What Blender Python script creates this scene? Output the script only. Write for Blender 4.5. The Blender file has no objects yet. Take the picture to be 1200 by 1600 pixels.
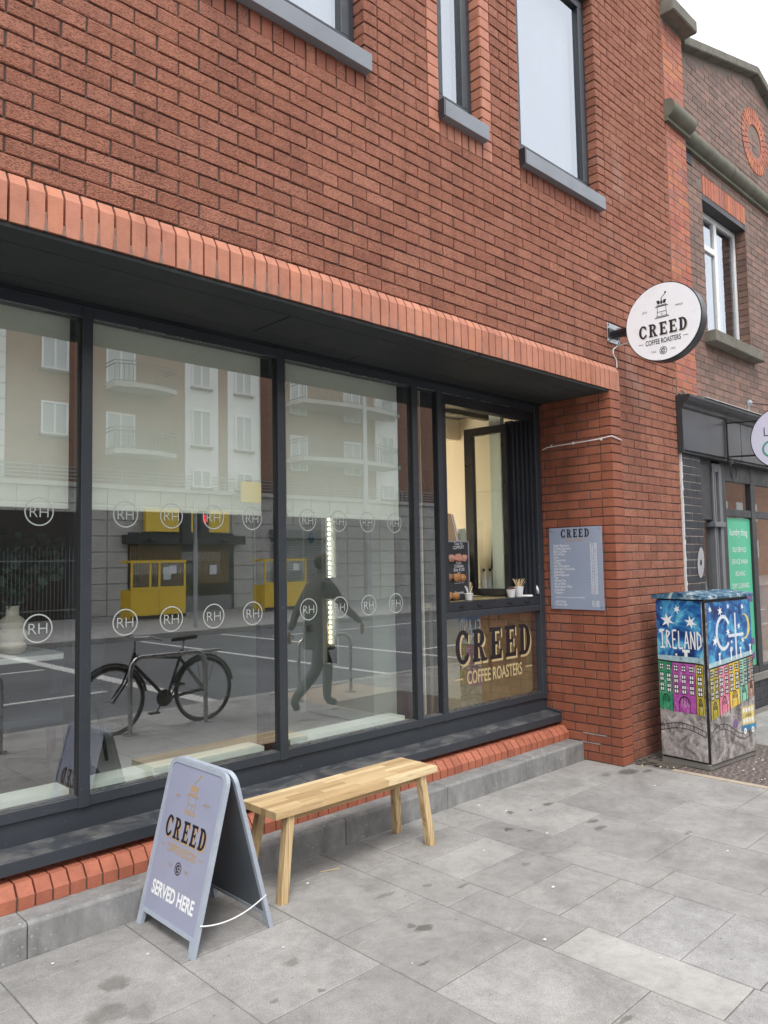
import bpy, bmesh, math, random
from mathutils import Matrix, Vector
R = math.radians
random.seed(7)
SC = bpy.context.scene
COL = SC.collection

# ------------------------------------------------------------------ camera
CAM = Vector((-1.011, -3.225, 1.677))
yaw, pitch, roll = R(44.104), R(3.769), R(-1.049)
fw = Vector((math.sin(yaw)*math.cos(pitch), math.cos(yaw)*math.cos(pitch), math.sin(pitch)))
rt = Vector((math.cos(yaw), -math.sin(yaw), 0))
up = rt.cross(fw)
rt2 = rt*math.cos(roll)+up*math.sin(roll)
up2 = -rt*math.sin(roll)+up*math.cos(roll)
cd = bpy.data.cameras.new('camera')
cd.sensor_fit = 'HORIZONTAL'; cd.sensor_width = 36; cd.lens = 36*1197.28/1200
cd.clip_start = .05; cd.clip_end = 600
cam = bpy.data.objects.new('camera', cd); COL.objects.link(cam)
cam.matrix_world = Matrix(((rt2.x, up2.x, -fw.x, CAM.x), (rt2.y, up2.y, -fw.y, CAM.y), (rt2.z, up2.z, -fw.z, CAM.z), (0, 0, 0, 1)))
SC.camera = cam

# ------------------------------------------------------------------ world, sun, exposure
w = bpy.data.worlds.new('World'); SC.world = w; w.use_nodes = True
nt = w.node_tree; nt.nodes.clear()
sky = nt.nodes.new('ShaderNodeTexSky'); sky.sky_type = 'NISHITA'; sky.sun_disc = False
SUN_EL, SUN_AZ = R(58), R(215)       # azimuth clockwise from +Y
sky.sun_elevation = SUN_EL; sky.sun_rotation = SUN_AZ; sky.dust_density = 3; sky.air_density = 1
b1 = nt.nodes.new('ShaderNodeBackground'); b1.inputs[1].default_value = .05
b2 = nt.nodes.new('ShaderNodeBackground'); b2.inputs[0].default_value = (.97, .985, 1, 1); b2.inputs[1].default_value = 1.05
ad = nt.nodes.new('ShaderNodeAddShader'); wo = nt.nodes.new('ShaderNodeOutputWorld')
nt.links.new(sky.outputs[0], b1.inputs[0]); nt.links.new(b1.outputs[0], ad.inputs[0]); nt.links.new(b2.outputs[0], ad.inputs[1]); nt.links.new(ad.outputs[0], wo.inputs[0])
sd = bpy.data.lights.new('sun', 'SUN'); sd.energy = 1.25; sd.angle = R(18); sd.color = (1, .97, .93)
sun = bpy.data.objects.new('sun', sd); COL.objects.link(sun)
sdir = Vector((math.sin(SUN_AZ)*math.cos(SUN_EL), math.cos(SUN_AZ)*math.cos(SUN_EL), math.sin(SUN_EL)))
sun.rotation_euler = sdir.to_track_quat('Z', 'Y').to_euler(); sun.location = (0, -8, 20)
SC.view_settings.view_transform = 'Standard'; SC.view_settings.look = 'None'
SC.view_settings.gamma = 1; SC.view_settings.use_curve_mapping = False
SC.view_settings.exposure = 0.62
SC.render.engine = 'CYCLES'
SC.cycles.max_bounces = 8; SC.cycles.diffuse_bounces = 4; SC.cycles.glossy_bounces = 4; SC.cycles.transparent_max_bounces = 16
SC.cycles.caustics_reflective = False; SC.cycles.caustics_refractive = False
SC.cycles.use_denoising = True

# ------------------------------------------------------------------ materials
MATS = {}
ART_LATE = []
def nodes_of(name):
    m = bpy.data.materials.new(name); m.use_nodes = True
    n = m.node_tree; n.nodes.clear()
    out = n.nodes.new('ShaderNodeOutputMaterial')
    MATS[name] = m
    return m, n, out
def N(n, t, **kw):
    nd = n.nodes.new(t)
    for k, v in kw.items():
        if k.startswith('i_'):
            nd.inputs[int(k[2:])].default_value = v
        else: setattr(nd, k, v)
    return nd
def L(n, a, b): n.links.new(a, b)
def c4(c): return (c[0], c[1], c[2], 1)
def ramp(n, src, stops):
    r = n.nodes.new('ShaderNodeValToRGB'); e = r.color_ramp.elements
    while len(e) < len(stops): e.new(.5)
    for i, (p, c) in enumerate(stops):
        e[i].position = p; e[i].color = c4(c) if not isinstance(c, (int, float)) else (c, c, c, 1)
    L(n, src, r.inputs[0]); return r
def noise(n, vec, scale, detail=4, rough=.55, dist=0):
    t = n.nodes.new('ShaderNodeTexNoise'); t.inputs['Scale'].default_value = scale
    t.inputs['Detail'].default_value = detail; t.inputs['Roughness'].default_value = rough; t.inputs['Distortion'].default_value = dist
    L(n, vec, t.inputs['Vector']); return t
def mixc(n, mode, fac, a, b):
    m = n.nodes.new('ShaderNodeMix'); m.data_type = 'RGBA'; m.blend_type = mode
    for sock, v in ((m.inputs[0], fac), (m.inputs[6], a), (m.inputs[7], b)):
        if hasattr(v, 'node'): L(n, v, sock)
        else: sock.default_value = v if isinstance(v, (int, float)) else c4(v)
    return m.outputs[2]
def math_(n, op, a, b=None, clamp=False):
    m = n.nodes.new('ShaderNodeMath'); m.operation = op; m.use_clamp = clamp
    for s, v in ((m.inputs[0], a), (m.inputs[1], b)):
        if v is None: continue
        if hasattr(v, 'node'): L(n, v, s)
        else: s.default_value = v
    return m.outputs[0]
def maprange(n, v, a, b, c=0, d=1, smooth=True):
    m = n.nodes.new('ShaderNodeMapRange'); m.interpolation_type = 'SMOOTHSTEP' if smooth else 'LINEAR'
    L(n, v, m.inputs[0]); m.inputs[1].default_value = a; m.inputs[2].default_value = b; m.inputs[3].default_value = c; m.inputs[4].default_value = d
    return m.outputs[0]
def pos(n, scale=None):
    g = n.nodes.new('ShaderNodeNewGeometry')
    if scale is None: return g.outputs['Position']
    mp = n.nodes.new('ShaderNodeMapping'); mp.inputs['Scale'].default_value = scale
    L(n, g.outputs['Position'], mp.inputs[0]); return mp.outputs[0]
def rnd(n):
    g = n.nodes.new('ShaderNodeNewGeometry'); o = n.nodes.new('ShaderNodeObjectInfo')
    return math_(n, 'FRACT', math_(n, 'ADD', g.outputs['Random Per Island'], o.outputs['Random']))
def finish(n, out, color, rough, bumpsrc=None, bstr=.3, bdist=.002, metal=0, spec=.5, coat=0):
    p = n.nodes.new('ShaderNodeBsdfPrincipled')
    for key, v in (('Base Color', color), ('Roughness', rough)):
        if hasattr(v, 'node'): L(n, v, p.inputs[key])
        else: p.inputs[key].default_value = v if isinstance(v, (int, float)) else c4(v)
    p.inputs['Metallic'].default_value = metal
    p.inputs['Specular IOR Level'].default_value = spec
    if coat: p.inputs['Coat Weight'].default_value = coat
    if bumpsrc is not None:
        b = n.nodes.new('ShaderNodeBump'); b.inputs['Strength'].default_value = bstr; b.inputs['Distance'].default_value = bdist
        L(n, bumpsrc, b.inputs['Height']); L(n, b.outputs[0], p.inputs['Normal'])
    L(n, p.outputs[0], out.inputs[0]); return p
def simple(name, c, rough=.6, var=.12, scale=8, bscale=120, bstr=.15, bdist=.001, metal=0, spec=.5):
    m, n, out = nodes_of(name); P = pos(n)
    t = noise(n, P, scale, 5); t2 = noise(n, P, scale*9, 3)
    f = math_(n, 'ADD', math_(n, 'MULTIPLY', t.outputs[0], .7), math_(n, 'MULTIPLY', t2.outputs[0], .3))
    lo = tuple(x*(1-var) for x in c); hi = tuple(min(1, x*(1+var)) for x in c)
    r = ramp(n, f, [(.3, lo), (.7, hi)])
    rr = maprange(n, t.outputs[0], .3, .7, max(.02, rough-.08), min(1, rough+.08))
    finish(n, out, r.outputs[0], rr, noise(n, P, bscale, 3).outputs[0], bstr, bdist, metal, spec)
    return m
def brick_mat(name, cols, kind='rough', pale=.25, bstr=.9):
    m, n, out = nodes_of(name); P = pos(n)
    r = rnd(n)
    k = len(cols)
    base = ramp(n, r, [(i/(k-1) if k > 1 else 0, c) for i, c in enumerate(cols)]).outputs[0]
    big = noise(n, P, 1.1, 4, .6).outputs[0]; mid = noise(n, P, 11, 4, .6).outputs[0]
    if kind == 'rough':
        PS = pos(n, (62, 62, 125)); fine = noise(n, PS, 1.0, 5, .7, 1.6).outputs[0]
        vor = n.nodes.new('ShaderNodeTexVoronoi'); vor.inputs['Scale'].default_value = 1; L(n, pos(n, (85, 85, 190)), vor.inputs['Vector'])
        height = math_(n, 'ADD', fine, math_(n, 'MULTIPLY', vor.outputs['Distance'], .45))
        col = mixc(n, 'MULTIPLY', .9, base, ramp(n, height, [(.42, (.25, .2, .18)), (.60, (.95, .95, .95)), (.78, (1.75, 1.85, 1.9))]).outputs[0])  # relief shading put into the colour: crevices darkened, crests brightened
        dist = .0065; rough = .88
    else:
        fine = noise(n, pos(n, (30, 30, 260)), 1, 3).outputs[0]
        height = math_(n, 'ADD', math_(n, 'MULTIPLY', fine, .4), noise(n, P, 160, 3).outputs[0])
        col = mixc(n, 'MULTIPLY', .35, base, ramp(n, fine, [(.35, (.75, .7, .7)), (.65, (1.08, 1.08, 1.08))]).outputs[0])
        dist = .0012; rough = .62
    col = mixc(n, 'MULTIPLY', .5, col, ramp(n, mid, [(.3, (.72, .7, .7)), (.7, (1.12, 1.12, 1.12))]).outputs[0])
    drip = noise(n, pos(n, (9, 9, .8)), 1, 5, .6).outputs[0]
    col = mixc(n, 'MULTIPLY', .55, col, ramp(n, drip, [(.34, (.70, .68, .68)), (.52, (1, 1, 1)), (.75, (1.1, 1.1, 1.1))]).outputs[0])
    col = mixc(n, 'MIX', math_(n, 'MULTIPLY', maprange(n, big, .58, .75), pale), col, (.50, .38, .34))
    spl = noise(n, pos(n, (7, 7, 5)), 1, 6, .75).outputs[0]
    col = mixc(n, 'MIX', math_(n, 'MULTIPLY', maprange(n, spl, .70, .76), .45), col, (.58, .50, .46))
    finish(n, out, col, rough, height, bstr, dist, 0, .35)
    return m

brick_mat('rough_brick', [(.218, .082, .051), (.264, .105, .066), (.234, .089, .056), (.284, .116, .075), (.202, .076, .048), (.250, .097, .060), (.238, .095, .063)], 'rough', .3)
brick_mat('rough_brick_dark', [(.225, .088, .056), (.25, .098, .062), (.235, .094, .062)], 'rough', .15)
brick_mat('smooth_brick_pink', [(.50, .21, .130), (.57, .25, .160), (.45, .185, .115), (.53, .225, .150), (.55, .225, .13)], 'smooth', .1, .4)
brick_mat('smooth_brick_orange', [(.43, .145, .085), (.47, .165, .10), (.39, .13, .078)], 'smooth', .12, .5)
brick_mat('smooth_brick_red', [(.29, .096, .055), (.34, .116, .067), (.265, .086, .050), (.31, .105, .060)], 'smooth', .1, .4)
brick_mat('old_red_brick', [(.50, .15, .07), (.40, .12, .075), (.56, .20, .08), (.34, .13, .10), (.52, .17, .09), (.44, .15, .10)], 'smooth', .35, .8)
brick_mat('old_brown_brick', [(.20, .125, .095), (.26, .155, .115), (.17, .11, .085), (.24, .15, .12), (.29, .165, .12)], 'smooth', .3, .9)
brick_mat('painted_brick', [(.045, .047, .055), (.055, .057, .065), (.04, .042, .05)], 'smooth', .05, 1)
simple('mortar_dark', (.11, .086, .075), .95, .3, 20, 300, .6, .002)
simple('mortar_smear', (.25, .15, .12), .95, .35, 30, 200, .5, .001)
simple('mortar_grey', (.16, .13, .115), .95, .25, 20, 300, .6, .002)
simple('mortar_brown', (.21, .165, .14), .95, .2, 20, 300, .4, .001)
simple('paving_joint', (.17, .16, .145), .95, .4, 9, 200, .5, .002)
simple('mortar_pale', (.30, .26, .235), .95, .25, 20, 300, .6, .002)
simple('anthracite', (.037, .044, .053), .38, .12, 3, 400, .05, .0005)
simple('anthracite_dark', (.022, .025, .031), .42, .2, 3, 400, .05, .0005)
simple('sill_grey', (.30, .32, .345), .45, .08, 3, 300, .05, .0005)
simple('soffit', (.024, .029, .031), .75, .35, 4, 60, .3, .002)
simple('white_paint', (.78, .78, .76), .5, .05, 4, 200, .05)
simple('cill_white', (.80, .86, .80), .45, .05, 4, 200, .03)
simple('net_cloth', (.62, .64, .65), .9, .08, 3)
simple('blind_cloth', (.94, .96, .84), .85, .04, 6, 900, .15, .0004)
simple('rubber', (.02, .02, .02), .7, .2, 10)
simple('black_metal', (.018, .018, .02), .35, .2, 10, 300, .05, .0004)
simple('steel', (.45, .46, .47), .28, .12, 10, 300, .05, .0004, 1)
simple('galvanised', (.42, .44, .46), .4, .2, 30, 300, .1, .0004, .6)
simple('white_plastic', (.8, .8, .79), .35, .03)
simple('sign_white', (.92, .95, .98), .3, .02)
simple('ink_black', (.016, .013, .016), .5, .1)
simple('ink_gold', (.50, .33, .16), .5, .06)
simple('ink_cream', (.52, .41, .22), .5, .06)
simple('ink_grey', (.35, .34, .33), .5, .1)
simple('ink_white', (.86, .87, .88), .5, .03)
simple('spray_white', (.66, .72, .78), .5, .15, 30)
simple('shadow_grey', (.62, .61, .58), .5, .05)
simple('frost_white', (.42, .45, .42), .6, .05)
simple('ink_teal', (.10, .36, .28), .5, .05)
simple('board_lilac', (.325, .345, .455), .42, .05, 5, 300, .03)
simple('board_frame', (.38, .425, .49), .5, .1, 12, 200, .1)
simple('board_back', (.12, .14, .16), .55, .1, 5)
simple('menu_blue', (.30, .345, .45), .45, .04, 5)
simple('cream_wall', (.82, .73, .56), .8, .05, 2)
simple('room_wall', (.30, .31, .29), .8, .04, 2)
simple('room_wall_dark', (.075, .06, .05), .8, .15, 3)
simple('room_floor', (.48, .48, .46), .6, .2, 5)
simple('ceiling_white', (.85, .85, .83), .9, .03)
simple('door_paint', (.62, .66, .63), .45, .04, 3)
simple('ceramic', (.68, .62, .52), .35, .06, 6)
simple('marble', (.70, .72, .70), .2, .1, 3)
simple('leaf_green', (.03, .065, .045), .5, .3, 20)
simple('twig', (.10, .07, .045), .8)
simple('dark_fabric', (.05, .055, .065), .85, .2, 8)
simple('kraft_paper', (.50, .34, .19), .8, .1, 20)
simple('cup_white', (.78, .77, .76), .5, .03)
simple('cup_sage', (.42, .46, .36), .6, .08, 30)
simple('chalkboard', (.035, .037, .04), .7, .3, 15)
simple('pastry', (.42, .20, .08), .7, .35, 40, 90, .6, .004)
simple('bun_pink', (.55, .27, .20), .7, .3, 40, 90, .6, .004)
simple('bamboo', (.72, .55, .32), .7, .15, 30)
simple('brass', (.75, .52, .2), .25, .1, 10, 200, .05, .0004, 1)
simple('wood_box', (.30, .245, .13), .6, .2, 6)
simple('limestone', (.47, .46, .43), .85, .18, 3, 60, .4, .003)
simple('render_white', (.72, .73, .72), .85, .06, 2, 60, .2, .002)
simple('concrete_dark', (.20, .19, .17), .9, .2, 4, 60, .4, .003)
simple('coping_stone', (.17, .16, .13), .95, .35, 7, 70, 1, .006)
simple('moulding_stone', (.15, .15, .115), .92, .3, 7, 70, .8, .005)
simple('yellow_paint', (.80, .54, .03), .4, .08, 4)
simple('yellow_sign', (.85, .60, .05), .4, .06, 4)
simple('gold_slat', (.45, .28, .10), .4, .1, 4)
simple('shop_black', (.018, .018, .02), .4, .15, 4)
simple('gate_dark', (.035, .03, .026), .8, .3, 2)
simple('shutter_grey', (.20, .21, .21), .5, .15, 4)
simple('green_poster', (.10, .50, .30), .5, .05, 4)
simple('paper_white', (.7, .72, .75), .7, .03)
simple('fascia_grey', (.045, .048, .055), .35, .1, 2, 200, .05)
simple('cornice_black', (.03, .031, .034), .45, .25, 8, 100, .3, .002)
simple('frame_dark', (.035, .035, .038), .5, .2, 8, 100, .2, .002)
simple('frame_grey', (.16, .165, .175), .5, .15, 8)
simple('pipe_brown', (.15, .09, .08), .5, .2, 10)
simple('disc_white', (.70, .70, .84), .35, .03, 3)
simple('skin', (.42, .26, .19), .55, .06)
simple('coat', (.075, .08, .072), .85, .15, 20)
simple('trousers', (.07, .075, .08), .85, .15, 20)
simple('hair', (.03, .022, .018), .6, .2, 60)
simple('line_paint', (.62, .62, .6), .7, .15, 10)
simple('litter_white', (.75, .75, .72), .7, .1)
simple('lead_flashing', (.55, .55, .56), .6, .2, 10)
simple('lattice_green', (.16, .22, .08), .8, .3, 20)
simple('graffiti_grey', (.35, .35, .36), .6, .1, 20)
simple('brown_iron', (.115, .085, .075), .95, .3, 12, 80, .6, .003)
simple('sand_mortar', (.42, .35, .27), .95, .2, 10, 120, .6, .003)
simple('dirt', (.10, .085, .07), .95, .4, 14, 80, .8, .004)
for nm, c in (('art_green', (.03, .25, .12)), ('art_purple', (.45, .10, .38)), ('art_olive', (.45, .36, .04)), ('art_pink', (.72, .22, .30)), ('art_yellow', (.70, .48, .05)), ('art_mint', (.25, .58, .40)), ('art_tan', (.45, .24, .16)), ('art_roof', (.38, .52, .55)), ('art_busblue', (.05, .22, .42)), ('art_busyellow', (.70, .55, .18)), ('art_violet', (.18, .10, .26))):
    simple(nm, c, .4, .45, 14, 90, .2)
simple('art_white', (.82, .84, .84), .4, .05)
simple('art_black', (.012, .012, .014), .4, .1)

for nm, c in (('art_green', (.03, .27, .13)), ('art_purple', (.40, .08, .34)), ('art_olive', (.42, .34, .035)), ('art_pink', (.68, .19, .28)), ('art_yellow', (.70, .48, .05)), ('art_mint', (.22, .56, .40)), ('art_tan', (.42, .21, .14)), ('art_roof', (.34, .50, .54))): ART_LATE.append((nm, c))
def mk_artsky():
    m, n, out = nodes_of('art_sky'); P = pos(n)
    t = noise(n, P, 5.5, 6, .65, .8)
    r = ramp(n, t.outputs[0], [(.30, (.005, .010, .04)), (.43, (.010, .045, .19)), (.52, (.02, .15, .40)), (.61, (.10, .42, .62)), (.74, (.45, .75, .82))])
    finish(n, out, r.outputs[0], .35, noise(n, P, 60, 3).outputs[0], .2, .002)
mk_artsky()
def mk_artground():
    m, n, out = nodes_of('art_ground'); P = pos(n)
    t = noise(n, P, 9, 8, .75, 1.2)
    r = ramp(n, t.outputs[0], [(.26, (.03, .03, .03)), (.40, (.13, .12, .115)), (.52, (.33, .30, .29)), (.66, (.55, .52, .50))])
    finish(n, out, r.outputs[0], .5, noise(n, P, 60, 3).outputs[0], .2, .002)
mk_artground()
def mk_cabbase():
    m, n, out = nodes_of('cabinet_metal'); P = pos(n)
    t = noise(n, P, 14, 6, .7, .6)
    r = ramp(n, t.outputs[0], [(.38, (.012, .03, .07)), (.52, (.05, .16, .26)), (.62, (.5, .56, .55))])
    finish(n, out, r.outputs[0], .45, noise(n, P, 60, 3).outputs[0], .2, .002)
mk_cabbase()
def mk_glass(name, tint, base, k=1.0, rough=0.0, mirror=(1, 1, 1)):
    m, n, out = nodes_of(name)
    g = n.nodes.new('ShaderNodeNewGeometry')
    dot = n.nodes.new('ShaderNodeVectorMath'); dot.operation = 'DOT_PRODUCT'
    L(n, g.outputs['Normal'], dot.inputs[0]); L(n, g.outputs['Incoming'], dot.inputs[1])
    c = math_(n, 'ABSOLUTE', dot.outputs['Value'])
    f = math_(n, 'POWER', math_(n, 'SUBTRACT', 1, c, True), 4)
    fac = math_(n, 'ADD', base, math_(n, 'MULTIPLY', f, 1-base), True)
    fac = math_(n, 'MULTIPLY', fac, math_(n, 'SUBTRACT', 1, g.outputs['Backfacing']))
    t = n.nodes.new('ShaderNodeBsdfTransparent'); t.inputs[0].default_value = c4(tint)
    gl = n.nodes.new('ShaderNodeBsdfGlossy'); gl.inputs['Roughness'].default_value = rough; gl.inputs[0].default_value = c4(mirror)
    mx = n.nodes.new('ShaderNodeMixShader'); L(n, fac, mx.inputs[0]); L(n, t.outputs[0], mx.inputs[1]); L(n, gl.outputs[0], mx.inputs[2])
    L(n, mx.outputs[0], out.inputs[0])
mk_glass('shop_glass', (.98, 1.0, .985), .26)
mk_glass('clear_glass', (.93, .95, .93), .10)
mk_glass('upper_glass', (.80, .82, .84), .42, 1, 0, (.76, .79, .83))
def emis(name, c, s):
    m, n, out = nodes_of(name); e = n.nodes.new('ShaderNodeEmission'); e.inputs[0].default_value = c4(c); e.inputs[1].default_value = s; L(n, e.outputs[0], out.inputs[0])
emis('led_light', (1, .95, .86), 9); emis('kiosk_fill_light', (1, .93, .80), 42); emis('red_lamp', (1, .02, .03), 3.5)

def mk_paving(name, base, speck=0):
    m, n, out = nodes_of(name); P = pos(n)
    r = rnd(n)
    c = ramp(n, r, [(0, tuple(x*.89 for x in base)), (.5, base), (1, tuple(x*1.09 for x in base))]).outputs[0]
    big = noise(n, P, 2.6, 6, .68, .5).outputs[0]; mid = noise(n, P, 14, 6, .72, .4).outputs[0]; fine = noise(n, P, 240, 2, .8).outputs[0]
    c = mixc(n, 'MULTIPLY', .9, c, ramp(n, big, [(.32, (.74, .74, .74)), (.5, (1, 1, 1)), (.70, (1.20, 1.2, 1.2))]).outputs[0])
    c = mixc(n, 'MULTIPLY', .8, c, ramp(n, mid, [(.30, (.80, .79, .78)), (.52, (1, 1, 1)), (.75, (1.16, 1.16, 1.16))]).outputs[0])
    c = mixc(n, 'MULTIPLY', .5+speck, c, ramp(n, fine, [(.35, (.66, .66, .66)), (.6, (1.16, 1.16, 1.16))]).outputs[0])
    # long pale scuffs
    sc = noise(n, pos(n, (2.2, 11, 1)), 1.6, 6, .7, 1.0).outputs[0]
    c = mixc(n, 'MIX', math_(n, 'MULTIPLY', maprange(n, sc, .60, .74), .30), c, (.56, .555, .545))
    # small dark chips
    v = n.nodes.new('ShaderNodeTexVoronoi'); v.inputs['Scale'].default_value = 5.0; L(n, pos(n, (1, 1.5, 1)), v.inputs['Vector'])
    nn = noise(n, P, 40, 3).outputs[0]
    dd = math_(n, 'ADD', v.outputs['Distance'], math_(n, 'MULTIPLY', math_(n, 'SUBTRACT', nn, .5), .09))
    c = mixc(n, 'MIX', math_(n, 'MULTIPLY', maprange(n, dd, .050, .036), .55), c, (.10, .10, .098))
    v2 = n.nodes.new('ShaderNodeTexVoronoi'); v2.inputs['Scale'].default_value = 9; L(n, P, v2.inputs['Vector'])
    c = mixc(n, 'MIX', math_(n, 'MULTIPLY', maprange(n, v2.outputs['Distance'], .034, .022), .6), c, (.62, .62, .60))
    # individual marks and damp patches on the stone
    darks = [(2.93, -.22, .038, .022, 1), (3.20, -.03, .03, .02, 1), (3.52, -.12, .05, .028, 1), (3.33, -.10, .02, .012, 1), (3.42, -.52, .045, .03, .9), (3.35, -.62, .06, .025, .8),
             (1.62, -.72, .05, .03, 1), (1.60, -.66, .02, .03, .7), (1.40, -.93, .03, .012, .9), (1.02, -.52, .045, .03, .6), (.80, -.70, .02, .015, .7), (.97, -.78, .02, .012, .8),
             (4.62, -.12, .10, .07, 1), (4.75, -.22, .06, .03, .9), (4.42, -.04, .06, .03, .5), (2.10, -.55, .05, .02, .7), (3.62, -1.05, .045, .016, .7), (1.62, -1.72, .05, .02, .8),
             (.42, -.14, .06, .06, .7), (.30, -.32, .085, .07, .55), (.40, -.40, .05, .06, .4), (1.98, -.42, .03, .02, .6), (2.55, -.62, .03, .02, .5), (3.0, -.33, .02, .015, .7), (1.75, -.34, .07, .02, .5)]
    sx = n.nodes.new('ShaderNodeSeparateXYZ'); 
    pn = n.nodes.new('ShaderNodeVectorMath'); pn.operation = 'ADD'; L(n, P, pn.inputs[0])
    nv = n.nodes.new('ShaderNodeTexNoise'); nv.inputs['Scale'].default_value = 26; nv.inputs['Detail'].default_value = 4; L(n, P, nv.inputs['Vector'])
    ns = n.nodes.new('ShaderNodeVectorMath'); ns.operation = 'MULTIPLY_ADD'; L(n, nv.outputs['Color'], ns.inputs[0]); ns.inputs[1].default_value = (.07, .07, 0); ns.inputs[2].default_value = (-.035, -.035, 0)
    L(n, ns.outputs[0], pn.inputs[1]); L(n, pn.outputs[0], sx.inputs[0])
    tot = None
    for x, y, a, b, s in darks:
        ex = math_(n, 'DIVIDE', math_(n, 'SUBTRACT', sx.outputs[0], x), a); ey = math_(n, 'DIVIDE', math_(n, 'SUBTRACT', sx.outputs[1], y), b)
        d = math_(n, 'ADD', math_(n, 'MULTIPLY', ex, ex), math_(n, 'MULTIPLY', ey, ey))
        f = maprange(n, d, 1.35, .35, 0, s)
        tot = f if tot is None else math_(n, 'MAXIMUM', tot, f)
    c = mixc(n, 'MULTIPLY', tot, c, (.47, .45, .425))
    h = math_(n, 'ADD', mid, math_(n, 'MULTIPLY', fine, .3))
    finish(n, out, c, .78, h, .6, .003, 0, .35)
mk_paving('paving_stone', (.322, .314, .300), .35)
mk_paving('paving_light', (.365, .358, .34))
mk_paving('paving_granite', (.335, .328, .325), .5)
def mk_kerb():
    m, n, out = nodes_of('kerb_concrete'); P = pos(n)
    c = ramp(n, rnd(n), [(0, (.24, .24, .235)), (1, (.29, .29, .285))]).outputs[0]
    big = noise(n, P, 4, 6, .7, .5).outputs[0]
    c = mixc(n, 'MULTIPLY', .9, c, ramp(n, big, [(.32, (.7, .7, .7)), (.5, (1, 1, 1)), (.7, (1.3, 1.3, 1.3))]).outputs[0])
    st = noise(n, pos(n, (16, 16, 3)), 1, 5, .7).outputs[0]
    c = mixc(n, 'MULTIPLY', .6, c, ramp(n, st, [(.35, (.7, .7, .7)), (.65, (1.15, 1.15, 1.15))]).outputs[0])
    sp = noise(n, P, 48, 3, .6).outputs[0]; gate = noise(n, P, 3, 3).outputs[0]
    c = mixc(n, 'MIX', math_(n, 'MULTIPLY', maprange(n, sp, .62, .70), maprange(n, gate, .46, .6, 0, .75)), c, (.60, .60, .57))
    finish(n, out, c, .85, math_(n, 'ADD', big, noise(n, P, 120, 3).outputs[0]), .5, .003, 0, .3)
mk_kerb()
def mk_metal(name, c, rough=.4):
    MATS.pop(name, None)
    m, n, out = nodes_of(name); P = pos(n)
    t = noise(n, P, 2.2, 5).outputs[0]; d = noise(n, pos(n, (5, 9, 9)), 1, 7, .72, .6).outputs[0]; sp = noise(n, P, 70, 2, .5).outputs[0]
    base = ramp(n, t, [(.3, tuple(x*.88 for x in c)), (.7, tuple(x*1.12 for x in c))]).outputs[0]
    g = n.nodes.new('ShaderNodeNewGeometry'); s_ = n.nodes.new('ShaderNodeSeparateXYZ'); L(n, g.outputs['Normal'], s_.inputs[0])
    upf = maprange(n, s_.outputs[2], .5, .9)
    dust = math_(n, 'MULTIPLY', upf, maprange(n, d, .40, .66, .10, .75))
    col = mixc(n, 'MIX', dust, base, (.15, .145, .14))
    col = mixc(n, 'MIX', math_(n, 'MULTIPLY', maprange(n, sp, .745, .77), .6), col, (.30, .30, .29))
    col = mixc(n, 'MIX', math_(n, 'MULTIPLY', maprange(n, d, .58, .72), .16), col, (.20, .20, .195))
    rr = math_(n, 'ADD', maprange(n, d, .3, .7, rough-.08, rough+.12), math_(n, 'MULTIPLY', dust, .3))
    finish(n, out, col, rr, noise(n, P, 14, 3).outputs[0], .04, .002, 0, .5)
mk_metal('anthracite', (.036, .043, .052)); mk_metal('sill_grey', (.215, .23, .255), .45)
def mk_art(name, c):
    MATS.pop(name, None)
    m, n, out = nodes_of(name); P = pos(n)
    t = noise(n, pos(n, (14, 14, 9)), 1, 7, .72, .8).outputs[0]; q = noise(n, P, 48, 4, .7).outputs[0]
    pale = tuple(min(.85, x*.45+.42) for x in c); dk = tuple(x*.45 for x in c)
    col = ramp(n, t, [(.34, dk), (.44, c), (.54, tuple(min(.9, x*1.15) for x in c)), (.66, pale)]).outputs[0]
    col = mixc(n, 'MULTIPLY', .5, col, ramp(n, q, [(.3, (.65, .65, .65)), (.6, (1.08, 1.08, 1.08))]).outputs[0])
    finish(n, out, col, .42, t, .25, .002)
def mk_wood():
    m, n, out = nodes_of('acacia_wood')
    r = rnd(n); P = pos(n)
    base = ramp(n, r, [(0, (.50, .33, .16)), (.25, (.66, .49, .27)), (.5, (.36, .22, .10)), (.75, (.76, .60, .36)), (1, (.56, .38, .19))]).outputs[0]
    cmb = n.nodes.new('ShaderNodeCombineXYZ'); L(n, math_(n, 'MULTIPLY', r, 37), cmb.inputs[1]); L(n, math_(n, 'MULTIPLY', r, 11), cmb.inputs[2])
    tc = n.nodes.new('ShaderNodeTexCoord')
    va = n.nodes.new('ShaderNodeVectorMath'); va.operation = 'ADD'; L(n, tc.outputs['Object'], va.inputs[0]); L(n, cmb.outputs[0], va.inputs[1])
    mp = n.nodes.new('ShaderNodeMapping'); mp.inputs['Scale'].default_value = (3, 60, 60); L(n, va.outputs[0], mp.inputs[0])
    g = noise(n, mp.outputs[0], 1.2, 6, .65, 1.2).outputs[0]
    c = mixc(n, 'MULTIPLY', .8, base, ramp(n, g, [(.3, (.62, .52, .42)), (.5, (1, 1, 1)), (.7, (1.15, 1.15, 1.1))]).outputs[0])
    finish(n, out, c, .5, g, .25, .001, 0, .4)
mk_wood()
for nm, c in ART_LATE: mk_art(nm, c)
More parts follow.
